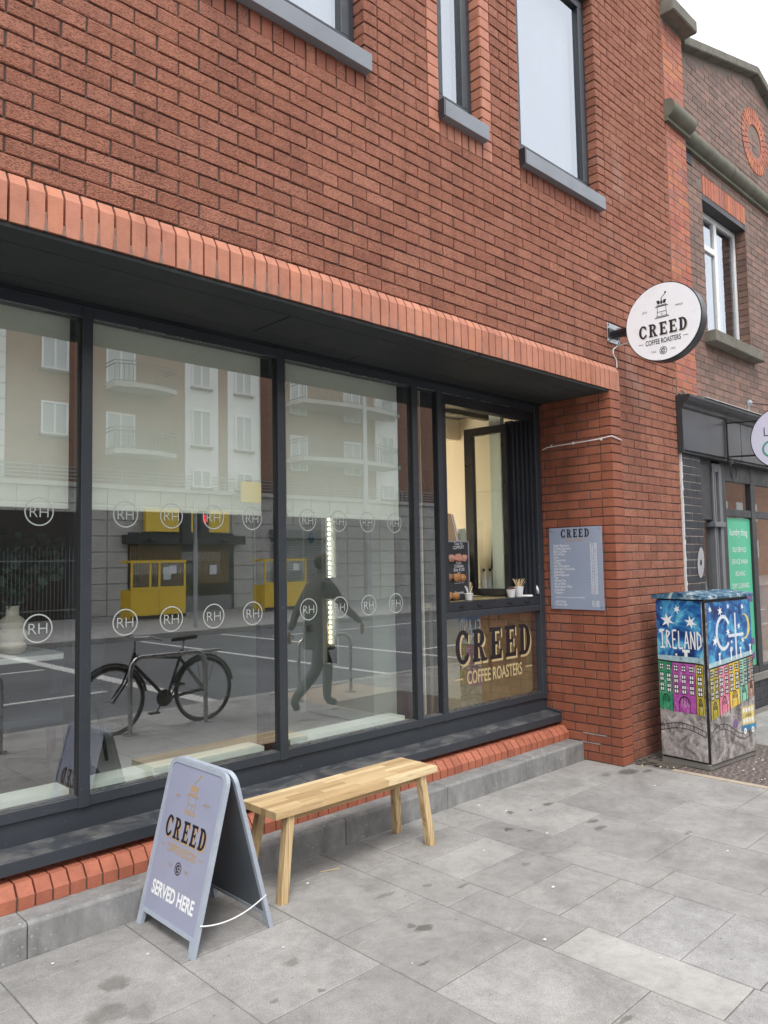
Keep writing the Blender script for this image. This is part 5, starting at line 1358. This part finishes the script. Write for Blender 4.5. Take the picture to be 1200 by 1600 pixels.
fm.box(7.25, 7.94, YS-.008, YS+.06, 2.10, 2.18).box(8.06, 8.9, YS-.008, YS+.06, 2.10, 2.18).box(7.25, 8.9, YS-.009, YS+.06, 2.48, 2.665).box(7.25, 7.94, YS-.008, YS+.06, .38, .46).box(8.06, 8.9, YS-.008, YS+.06, .38, .46)
sf2 = build(fm, 'shopfront_frame', 'frame_dark', nb, bevel=.004)
gf = MB()
for a_, b_ in ((6.88, 6.91), (6.93, 6.95), (7.03, 7.10)): gf.box(a_, b_, YS-.035, YS+.06, .4, 2.6)
gf.box(6.84, 7.10, YS-.06, YS+.05, 1.98, 2.03); gf.box(6.88, 7.10, YS-.03, YS+.05, 2.55, 2.64)
build(gf, 'side_casing', 'frame_grey', nb, bevel=.004)
build(MB().box(6.56, 6.88, YS+.02, YS+.03, .4, 2.1).box(6.95, 7.03, YS+.02, YS+.026, .4, 2.6).box(7.25, 7.94, YS+.02, YS+.028, .44, 2.5).box(8.06, 8.9, YS+.02, YS+.028, .44, 2.5), 'pane', 'shop_glass', sf2)
build(MB().box(7.262, 7.93, YS+.0145, YS+.0195, .47, 2.09), 'poster', 'green_poster', sf2)
for s_, z_, sz in (('laundry thing', 1.90, .11), ('SELF SERVICE', 1.72, .075), ('SERVICE WASH', 1.59, .075), ('IRONING', 1.46, .075), ('DRY CLEANING', 1.33, .075)):
    sticker(text_mb(s_, sz, .0, .85), 'poster_lettering', 'ink_white', sf2, (7.60, YS+.0143, z_), (1, 0, 0), (0, 0, 1))
for s_, z_ in (('SPECIAL', .95), ('OFFERS', .88), ('DUVETS', .62)): sticker(text_mb(s_, .07, 0, .85, 'LEFT'), 'poster_lettering', 'ink_black', sf2, (7.62, YS+.0143, z_), (1, 0, 0), (0, 0, 1))
for z_ in (1.17, .70, .54): build(MB().box(7.62, 7.90, YS+.012, YS+.0142, z_, z_+.07), 'poster_label', 'art_violet', sf2)
box('shop_interior_back', (6.5, 9, 1.6, 1.65, 0, 2.7), 'room_wall_dark', nb)
build(MB().box(6.49, 11, .06, YS+.1, .30, .385), 'stall_sill', 'concrete_dark', nb, bevel=.006)
sr = MB()
for k in range(4):
    x = 6.49+(.11 if k % 2 else 0)
    while x < 9.5: sr.box(x+.004, x+.221, .085, .16, .004+k*.075, .070+k*.075); x += .225
build(sr, 'stall_bricks', 'painted_brick', nb, bevel=.002, kind='stuff'); build(MB().box(6.49, 11, .09, .3, 0, .30), 'stall_core', 'painted_brick', nb)
gr = MB(); ring_sector(gr, 0, 0, (.075, .15), (.022, .03), 0, 360, seg=24); sticker(gr, 'graffiti', 'graffiti_grey', nb, (6.38, -.004, 1.62), (1, 0, 0), (.12, 0, 1))
la = MB().tube([(6.97, .09, 3.15), (6.97, .03, 3.30), (7.0, -.0, 3.32)], .012, 8)
lp = thing('wall_pipe', 'thin brown pipe bracket above the laundry fascia', 'pipe', (7.8, .05, 3.2))
build(MB().tube([(7.82, .10, 3.22), (7.82, .02, 3.26), (7.82, .0, 3.36)], .018, 8).blob((7.82, .0, 3.38), .038, 8), 'joint', 'galvanised', lp, smooth=True)
build(MB().tube([(7.82, 0, 3.385), (8.6, -.25, 3.39), (9.4, -.45, 3.39)], .016, 8), 'rail', 'pipe_brown', lp, smooth=True)
# round laundry sign
ls = thing('laundry_sign', 'round lilac laundry sign on thin black brackets beside the fascia', 'sign', (6.98, -.05, 2.9))
XLS, yl, zl, rl = 6.98, -.615, 2.83, .315
build(MB().cyl((XLS+.004, yl, zl), (XLS+.06, yl, zl), rl, seg=64), 'casing', 'black_metal', ls, smooth=True)
build(MB().cyl((XLS-.002, yl, zl), (XLS+.0035, yl, zl), rl-.01, seg=64), 'face', 'disc_white', ls)
sticker(text_mb('Laundry', .13, -.01, .9), 'lettering', 'ink_black', ls, (XLS-.002, yl, zl+.03), (0, -1, 0), (0, 0, 1))
c = MB(); ring_sector(c, 0, 0, (.085, .085), (.065, .065), 0, 360, seg=30); sticker(c, 'emblem', 'ink_teal', ls, (XLS-.002, yl+.12, zl-.10), (0, -1, 0), (0, 0, 1))
build(MB().tube([(XLS+.03, -.06, 3.05), (XLS+.03, -.40, 3.03)], .010, 6).tube([(XLS+.03, -.06, 2.70), (XLS+.03, -.40, 2.68)], .010, 6).tube([(XLS+.03, -.062, 2.62), (XLS+.03, -.062, 3.08)], .010, 6), 'bracket', 'black_metal', ls)
cbl = []
for i in range(34): a = i*.42; cbl.append((XLS+.05+.075*math.sin(a), -.10, 2.52+.085*math.cos(a)+.002*i))
build(MB().tube([(XLS+.03, -.08, 2.68)]+cbl, .004, 6), 'cable_coil', 'black_metal', label='black cable coiled under the laundry sign bracket', cat='cable', smooth=True)
box('rear_mass', (6.05, 11, .5, 6, 0, 6.9), 'far_brick', nb)
box('rear_mass', (XL, 6.03, 5.3, 9, 0, 7.1), 'far_brick', shop)
box('roof_slab', (XL, 6.0, .42, 5.3, 3.13, 3.3), 'concrete_dark', shop)

# ================================================================== ACROSS THE STREET (seen in the panes)
FY = -21.0
apt = thing('apartment_block', 'brick apartment block with white bays and balconies across the street', 'building', (14, FY-3, 0))
build(MB().box(-20, 40, FY-9, FY-.02, 4.5, 9.9), 'brick_wall', 'far_brick', apt)
build(MB().box(-20, 40, FY-9, FY-.05, 0, 4.5), 'podium_wall', 'limestone', apt)
build(MB().box(-20, 40, FY-.04, FY+.12, 4.40, 4.56), 'podium_cornice', 'limestone', apt)
pnl = me_from(MB().box(-.485, .485, 0, .05, .02, .54), 'cladding_panel', 'limestone', bevel=.008)
for i in range(26):
    x = 2.0+i*1.0
    if 11.2 < x < 15.4 or 17.4 < x < 20.4: rowz = (6, 7)
    else: rowz = range(0, 8)
    for r_ in rowz: place(pnl, 'cladding_panel', apt, (x, FY-.05, r_*.55))
wl = [(13.75, 14.55), (15.66, 16.44), (23.64, 24.47)]
bays2 = [(13.48, 14.9), (15.34, 16.82), (23.3, 24.78)]
for a_, b_ in bays2: build(MB().box(a_, b_, FY-.02, FY+.04, 4.56, 9.88), 'white_bay', 'render_white', apt)
wcnt = 0
def far_window(x0, x1, z0, z1, yy):
    f = MB(); t = .06
    f.box(x0, x1, yy, yy+.05, z0, z0+t).box(x0, x1, yy, yy+.05, z1-t, z1).box(x0, x0+t, yy, yy+.05, z0+t, z1-t).box(x1-t, x1, yy, yy+.05, z0+t, z1-t).box((x0+x1)/2-t/2, (x0+x1)/2+t/2, yy, yy+.05, z0+t, z1-t)
    wn_ = build(f, 'window', 'white_plastic', apt); build(MB().box(x0+t, x1-t, yy+.005, yy+.015, z0+t, z1-t), 'pane', 'far_pane', wn_); build(MB().box(x0-.06, x1+.06, yy-.01, yy+.12, z0-.08, z0), 'sill', 'concrete_dark', wn_)
m_, n_, o_ = nodes_of('far_pane'); finish(n_, o_, (.42, .46, .47), .15)
for a_, b_ in wl:
    for z0, z1 in ((4.1, 5.3), (6.2, 7.6), (8.45, 9.85)): far_window(a_, b_, max(z0, 4.62), z1, FY+.045)
for a_, b_ in ((8.24, 9.12), (5.4, 6.3), (2.2, 3.1), (-1, 0)):
    for z0, z1 in ((6.1, 7.2), (8.28, 9.4)): far_window(a_, b_, z0, z1, FY-.015)
for a_, b_ in ((10.43, 11.5), (18.4, 19.3), (21.4, 22.4)):
    for z0, z1 in ((5.6, 7.1), (8.0, 9.6)): far_window(a_, b_, z0, z1, FY-.015)
qs = MB()
for i in range(10): qs.box(6.4, 7.12, FY-.02, FY+.03, 4.6+i*.5, 4.6+i*.5+.47)
build(qs, 'white_quoins', 'render_white', apt)
def balcony(x0, x1, z, d, lattice=False):
    s = MB(); n_ = 10; pts = [(x0, FY-.02, z)]
    for i in range(n_+1): t = i/n_; pts.append((x0+(x1-x0)*t, FY+d*(.72+.28*math.sin(math.pi*t)), z))
    pts.append((x1, FY-.02, z)); s.prism(pts, (0, 0, .16)); sl_ = build(s, 'balcony', 'limestone', apt)
    r_ = MB(); fp = pts[1:-1]
    for zz in (.22, .80, .92): r_.tube([(x0+.03, FY, z+zz)]+[(p[0], p[1]-.04, z+zz) for p in fp]+[(x1-.03, FY, z+zz)], .02, 6)
    nbar = int((x1-x0)/.14)
    for i in range(nbar+1):
        t = i/nbar; x = x0+(x1-x0)*t; y = FY+d*(.72+.28*math.sin(math.pi*t))-.04; r_.box(x-.009, x+.009, y-.009, y+.009, z+.22, z+.80)
    build(r_, 'railing', 'frame_grey', sl_)
    if lattice:
        l_ = MB(); 
        for i in range(34):
            t = (i+.5)/34; x = x0+(x1-x0)*t; y = FY+d*(.72+.28*math.sin(math.pi*t))-.07
            for k_ in range(9): 
                if (i+k_) % 2 == 0: l_.box(x-.028, x+.028, y-.006, y+.006, z+.2+k_*.075, z+.2+k_*.075+.06)
        build(l_, 'lattice_screen', 'lattice_green', sl_, kind='stuff')
balcony(10.4, 12.7, 5.55, 1.1, True); balcony(10.4, 12.7, 7.86, 1.1); balcony(18.2, 23.8, 5.9, 1.6); balcony(18.2, 23.8, 8.28, 1.6)
rl_ = MB()
for zz in (4.68, 4.80, 4.92, 5.05): rl_.tube([(-10, FY+.06, zz), (38, FY+.06, zz)], .018, 6)
for i in range(34): rl_.box(-10+i*1.4-.02, -10+i*1.4+.02, FY+.03, FY+.05, 4.56, 5.06)
build(rl_, 'podium_railing', 'galvanised', apt)
gt = thing('gateway', 'dark gated recess with pale spiked railings across the street', 'gate', (5, FY+.1, 0))
build(MB().box(-2, 9.55, FY+.055, FY+.075, 0, 3.55), 'dark_backing', 'gate_dark', gt)
g_ = MB()
for i in range(95):
    x = -1.9+i*.12; g_.box(x-.008, x+.008, FY+.16, FY+.176, .05, 2.25 if i % 2 else 2.38)
for zz in (.3, 1.9): g_.box(-2, 9.5, FY+.155, FY+.18, zz, zz+.04)
build(g_, 'railings', 'shutter_grey', gt)
# yellow bar with black fascia
SY = FY+.02
bar = thing('yellow_bar_front', 'black bar front with a deep yellow sign and vertical gold slats across the street', 'shopfront', (13.4, SY, 0))
build(MB().box(11.25, 15.55, SY-.02, SY+.05, .0, 2.9), 'backing', 'shop_black', bar)
build(MB().box(11.79, 15.22, SY+.06, SY+.25, 2.93, 3.75), 'fascia_sign', 'yellow_sign', bar); build(MB().box(11.0, 15.9, SY+.055, SY+.35, 2.48, 2.80), 'cornice', 'shop_black', bar)
for i in range(46):
    x = 11.3+i*.088
    if 13.3 < x < 13.9: continue
    build(MB().box(x, x+.022, SY+.06, SY+.085, 1.0, 2.47), 'slat', 'gold_slat', bar)
for i in range(3): build(MB().lathe([(.10, 0), (.13, .05), (.04, .16)], (11.9+i*1.5, SY+.45, 2.55), 14), 'wall_lamp', 'black_metal', bar)
build(MB().box(12.55, 12.85, SY+.09, SY+.10, 1.2, 1.65).box(14.45, 14.75, SY+.09, SY+.10, 1.35, 1.7), 'notice', 'paper_white', bar)
build(MB().box(13.3, 14.95, SY+.06, SY+.08, .58, 2.2), 'pane', 'clear_glass', bar); build(MB().box(11.25, 15.4, SY+.055, SY+.12, 0, .56), 'stall_riser', 'shutter_grey', bar)
sticker(text_mb('LIQUOR & ALE', .26, .01, .9), 'sign_lettering', 'ink_black', bar, (13.5, SY+.25, 3.08), (-1, 0, 0), (0, 0, 1))
bpy.data.objects.remove([o for o in kids(bar) if o.name.startswith('sign_lettering')][0])
sh = thing('roller_shutter', 'closed grey roller shutter beside the yellow bar across the street', 'shutter', (18.8, SY, 0))
sm = MB()
for i in range(26): sm.prism([(17.4, SY+.06, .02+i*.105), (17.4, SY+.09, .05+i*.105), (17.4, SY+.06, .115+i*.105)], (3.0, 0, 0))
build(sm, 'shutter_slats', 'shutter_grey', sh); build(MB().box(17.3, 20.5, SY, SY+.3, 2.76, 3.1), 'shutter_box', 'shutter_grey', sh)
hs = thing('hanging_sign', 'square yellow hanging sign on the podium across the street', 'sign', (16.0, FY+.5, 4.1))
build(MB().box(15.55, 16.5, FY+.55, FY+.62, 4.1, 4.92), 'sign_panel', 'yellow_sign', hs, bevel=.02); build(MB().box(15.9, 16.1, FY+.10, FY+.56, 4.93, 4.98), 'sign_arm', 'black_metal', hs)
def booth(x0, label):
    t = thing('seating_booth', label, 'booth', (x0+1.18, -18.6, 0), 0, 'yellow timber booths across the street')
    p = MB(); p.box(x0, x0+1.17, -18.0, -17.95, .05, .96).box(x0+1.19, x0+2.36, -18.0, -17.95, .05, .96).box(x0, x0+.05, -19.4, -18.0, .05, .96).box(x0+2.31, x0+2.36, -19.4, -18.0, .05, .96); build(p, 'lower_panel', 'yellow_paint', t)
    f = MB()
    for x in (x0, x0+.76, x0+1.15, x0+2.28): f.box(x, x+.08, -18.01, -17.93, .96, 1.85)
    f.box(x0-.02, x0+2.38, -18.02, -17.92, 1.80, 1.88).box(x0-.02, x0+2.38, -18.02, -17.92, .96, 1.04).box(x0, x0+.08, -19.4, -18.0, 1.80, 1.88).box(x0+2.28, x0+2.36, -19.4, -18.0, 1.80, 1.88)
    build(f, 'post_frame', 'yellow_paint', t); build(MB().box(x0+.1, x0+2.3, -17.985, -17.975, 1.04, 1.80), 'pane', 'clear_glass', t)
    build(MB().box(x0, x0+2.36, -17.95, -17.93, .05, .15), 'kick_board', 'shop_black', t)
    build(MB().box(x0+1.6, x0+1.95, -17.95, -17.945, 1.45, 1.70), 'notice', 'paper_white', t)
    t.scale = (.8, .5, 1); t.location.y = -18.3; t.location.x += (.24 if x0 < 12 else .50)
booth(9.43, 'yellow timber booth in front of the bar doorway'); booth(14.17, 'yellow timber booth nearer the grey shutter')
tl = thing('traffic_light', 'grey traffic light pole showing a red man across the street', 'traffic light', (9.95, -14.2, 0))
build(MB().cyl((9.95, -14.2, 0), (9.95, -14.2, 3.5), .057), 'pole', 'galvanised', tl, smooth=True)
build(MB().box(10.05, 10.33, -14.3, -14.1, 2.45, 3.2), 'signal_head', 'black_metal', tl, bevel=.02); build(MB().box(9.50, 9.78, -14.3, -14.1, 2.3, 3.2), 'signal_head', 'black_metal', tl, bevel=.02)
rm = MB().box(10.155, 10.225, -14.098, -14.09, 2.85, 3.0).blob((10.19, -14.092, 3.05), .035, 10, 0, 0, (1, .2, 1)); build(rm, 'red_man', 'red_lamp', tl)
lm = thing('lamp_post', 'tall pale lamp post across the street', 'lamp post', (16.2, -14.0, 0))
build(MB().cyl((16.2, -14, 0), (16.2, -14, 8.2), .09, .06, 14), 'post', 'galvanised', lm, smooth=True); build(MB().tube([(16.2, -14, 8.1), (16.2, -13.2, 8.4), (16.2, -12.4, 8.4)], .035, 8), 'lamp_arm', 'galvanised', lm)
build(MB().box(16.08, 16.32, -12.6, -11.9, 8.34, 8.46), 'lantern', 'frame_grey', lm)
# further buildings closing the street in both directions
for (x0, x1, h_, m__, lb) in ((40.02, 70, 15, 'far_brick', 'long brick block far along the street to the right'), (-60, -20.02, 12, 'render_white', 'pale rendered block far along the street to the left')):
    t = thing('street_building', lb, 'building', ((x0+x1)/2, -25, 0)); build(MB().box(x0, x1, -30, -21, 0, h_), 'wall', m__, t)
    for i in range(int((x1-x0)/3)):
        for k_ in range(4): build(MB().box(x0+1+i*3, x0+2.3+i*3, -21, -20.95, 1.5+k_*3, 3+k_*3), 'window', 'far_pane', t)

# bicycle locked to a stand, both by the kerb
def stand(x0, x1, y, label):
    t = thing('bike_stand', label, 'bike stand', ((x0+x1)/2, y, 0), 0, 'steel hoops along the kerb')
    pts = [(x0, y, 0), (x0, y, .62)]+[(x0+.14-.14*math.cos(R(a)), y, .62+.14*math.sin(R(a))) for a in (20, 40, 60, 80)]+[(x1-.14+.14*math.sin(R(a)), y, .62+.14*math.cos(R(a))) for a in (10, 30, 50, 70)]+[(x1, y, .62), (x1, y, 0)]
    build(MB().tube(pts, .024, 12), 'hoop', 'steel', t, smooth=True)
    for x in (x0, x1): build(MB().lathe([(.07, 0), (.07, .008), (.026, .012)], (x, y, .0), 16), 'base_plate', 'steel', t)
stand(2.56, 3.42, -2.79, 'steel bicycle hoop with the old bicycle leaning on it')
stand(.62, 1.40, -2.98, 'empty steel bicycle hoop left of the bicycle'); stand(4.85, 5.7, -3.0, 'empty steel bicycle hoop beyond the bicycle')
bk = thing('bicycle', 'old black city bicycle with a rear rack leaning on a steel hoop', 'bicycle', (3.0, -2.90, 0))
YB = -2.90
def wheel(xc_, r_=.335):
    t = MB(); t.tube([(xc_+r_*math.cos(a), YB, r_+r_*math.sin(a)) for a in [2*math.pi*i/40 for i in range(40)]], .018, 8, closed=True); wh = build(t, 'wheel', 'rubber', bk, smooth=True)
    t = MB(); t.tube([(xc_+(r_-.026)*math.cos(a), YB, r_+(r_-.026)*math.sin(a)) for a in [2*math.pi*i/40 for i in range(40)]], .009, 6, closed=True); build(t, 'rim', 'steel', wh)
    t = MB()
    for i in range(28): a = 2*math.pi*i/28; t.cyl((xc_+.02*math.cos(a+1), YB+.02*(-1)**i, r_+.02*math.sin(a+1)), (xc_+(r_-.03)*math.cos(a), YB, r_+(r_-.03)*math.sin(a)), .0013, seg=4)
    t.cyl((xc_, YB-.04, r_), (xc_, YB+.04, r_), .022, seg=12); build(t, 'spokes', 'steel', wh)
    t = MB(); pts = [(xc_+(r_+.035)*math.cos(R(a)), YB, r_+(r_+.035)*math.sin(R(a))) for a in range(10, 171, 12)]; t.tube(pts, .014, 6); build(t, 'mudguard', 'black_metal', bk, smooth=True)
fx, rx = 2.42, 3.46; wheel(fx); wheel(rx)
bb = (3.02, YB, .29); seatp = (3.20, YB, .78); head = (2.66, YB, .80); hb = (2.63, YB, .70); hub = (rx, YB, .335)
fr_ = MB().tube([seatp, bb], .016).tube([(3.17, YB, .70), (2.66, YB, .76)], .015).tube([bb, hb], .018).tube([head, (2.60, YB, .62)], .019)
for s in (-.035, .035): fr_.tube([(bb[0], YB+s, bb[2]), (rx, YB+s, .335)], .009).tube([(3.17, YB+s*.6, .70), (rx, YB+s, .335)], .008).tube([(2.60, YB+s, .63), (2.55, YB+s, .50), (fx, YB+s, .335)], .011)
build(fr_, 'frame', 'black_metal', bk, smooth=True)
hbm = MB().tube([head, (2.66, YB, .93)], .013).tube([(2.82, YB-.27, .93), (2.70, YB-.24, .97), (2.63, YB-.1, .96), (2.63, YB+.1, .96), (2.70, YB+.24, .97), (2.82, YB+.27, .93)], .012); build(hbm, 'handlebar', 'steel', bk, smooth=True)
build(MB().tube([seatp, (3.23, YB, .90)], .012), 'seat_post', 'steel', bk)
build(MB().prism([(3.08, YB-.02, .915), (3.08, YB+.02, .915), (3.25, YB+.07, .93), (3.34, YB+.08, .935), (3.34, YB-.08, .935), (3.25, YB-.07, .93)], (0, 0, -.04)), 'saddle', 'rubber', bk, bevel=.012, segs=2)
rk = MB().box(3.28, 3.66, YB-.06, YB-.048, .735, .747).box(3.28, 3.66, YB+.048, YB+.06, .735, .747).box(3.34, 3.64, YB-.05, YB+.05, .748, .756)
for s in (-.05, .05): rk.tube([(rx, YB+s, .335), (3.40, YB+s, .735)], .005).tube([(rx, YB+s, .335), (3.60, YB+s, .735)], .005)
build(rk, 'rack', 'galvanised', bk)
cr = MB().cyl((3.02, YB-.055, .29), (3.02, YB-.045, .29), .09, seg=24).tube([(3.02, YB-.06, .29), (2.94, YB-.07, .14)], .008).tube([(3.02, YB+.06, .29), (3.10, YB+.07, .44)], .008).box(2.88, 2.99, YB-.15, YB-.08, .125, .145).box(3.05, 3.15, YB+.08, YB+.15, .43, .45); build(cr, 'crankset', 'black_metal', bk)

# walking person by the kerb (only seen as a reflection)
def skinned(pts, edges, radii, name, mat, parent, sub=2):
    me = bpy.data.meshes.new(name); me.from_pydata(pts, edges, []); o = bpy.data.objects.new(name, me); COL.objects.link(o)
    md = o.modifiers.new('skin', 'SKIN'); 
    for i, r_ in enumerate(radii): me.skin_vertices[0].data[i].radius = (r_, r_) if not isinstance(r_, tuple) else r_
    me.skin_vertices[0].data[0].use_root = True
    sb_ = o.modifiers.new('sub', 'SUBSURF'); sb_.levels = sub; sb_.render_levels = sub
    dg = bpy.context.evaluated_depsgraph_get(); m2 = bpy.data.meshes.new_from_object(o.evaluated_get(dg))
    bpy.data.objects.remove(o); m2.materials.clear()
    for m3 in ([mat] if isinstance(mat, str) else mat): m2.materials.append(MATS[m3])
    m2.polygons.foreach_set('use_smooth', [True]*len(m2.polygons))
    ob = bpy.data.objects.new(name, m2); COL.objects.link(ob); ob.parent = parent; return ob
pr = thing('person', 'person in a dark coat and trousers striding along the pavement by the kerb', 'person', (4.5, -2.2, 0))
# pelvis, spine, chest, neck, head ; faces +X
P_ = [(0, 0, .95), (.02, 0, 1.12), (.05, 0, 1.34), (.07, 0, 1.47), (.09, 0, 1.56), (.11, 0, 1.66),
      (0, -.10, .92), (.24, -.11, .52), (.22, -.11, .12), (.36, -.11, .06), (0, .10, .92), (-.10, .10, .50), (-.42, .10, .20), (-.36, .10, .10),
      (.05, -.19, 1.40), (-.10, -.24, 1.14), (-.20, -.24, .92), (.05, .19, 1.40), (.22, .25, 1.16), (.44, .26, 1.00)]
E__ = [(0, 1), (1, 2), (2, 3), (3, 4), (4, 5), (0, 6), (6, 7), (7, 8), (8, 9), (0, 10), (10, 11), (11, 12), (12, 13), (3, 14), (14, 15), (15, 16), (3, 17), (17, 18), (18, 19)]
Rr = [.15, .14, .16, .09, .06, .095, .10, .07, .05, .04, .10, .07, .05, .04, .07, .05, .036, .07, .05, .036]
body = skinned(P_, E__, Rr, 'body', ['trousers', 'coat', 'skin'], pr)
for pz in body.data.polygons: pz.material_index = 2 if (pz.center.z > 1.52 and pz.center.x > .13) else (1 if pz.center.z > .86 or abs(pz.center.y) > .2 else 0)
cot = MB(); prof = [(.19, .72), (.185, .85), (.17, 1.0), (.165, 1.15), (.175, 1.35), (.13, 1.45), (.075, 1.49)]
vs_ = []
for r_, z_ in prof:
    for k_ in range(20): a = 2*math.pi*k_/20; vs_.append((.02+.03*(z_-.8)+r_*.82*math.cos(a), r_*1.15*math.sin(a), z_))
cot.add(vs_, [(i*20+k_, i*20+(k_+1) % 20, (i+1)*20+(k_+1) % 20, (i+1)*20+k_) for i in range(len(prof)-1) for k_ in range(20)]); build(cot, 'coat', 'coat', pr, local=True, smooth=True)
build(MB().blob((.10, 0, 1.70), .112, 14, 0, .02, (1.02, .9, 1.0)), 'hair', 'hair', pr, local=True, smooth=True)
for s, (hx, hz) in ((-1, (-.215, .90)), (1, (.46, .985))):
    hm = MB(); y = s*.245
    hm.blob((hx, y, hz-.03), .038, 8, 0, .02, (.8, .45, 1.2))
    for q in range(4): hm.tube([(hx-.02+q*.013, y, hz-.06), (hx-.018+q*.014, y, hz-.095), (hx-.01+q*.012, y-s*.012, hz-.125+.004*abs(q-1))], [.008, .0075, .005], 6)
    hm.tube([(hx+.03, y-s*.01, hz-.02), (hx+.045, y-s*.02, hz-.05), (hx+.042, y-s*.02, hz-.075)], [.009, .008, .006], 6)
    build(hm, 'hand', 'skin', pr, local=True, smooth=True)
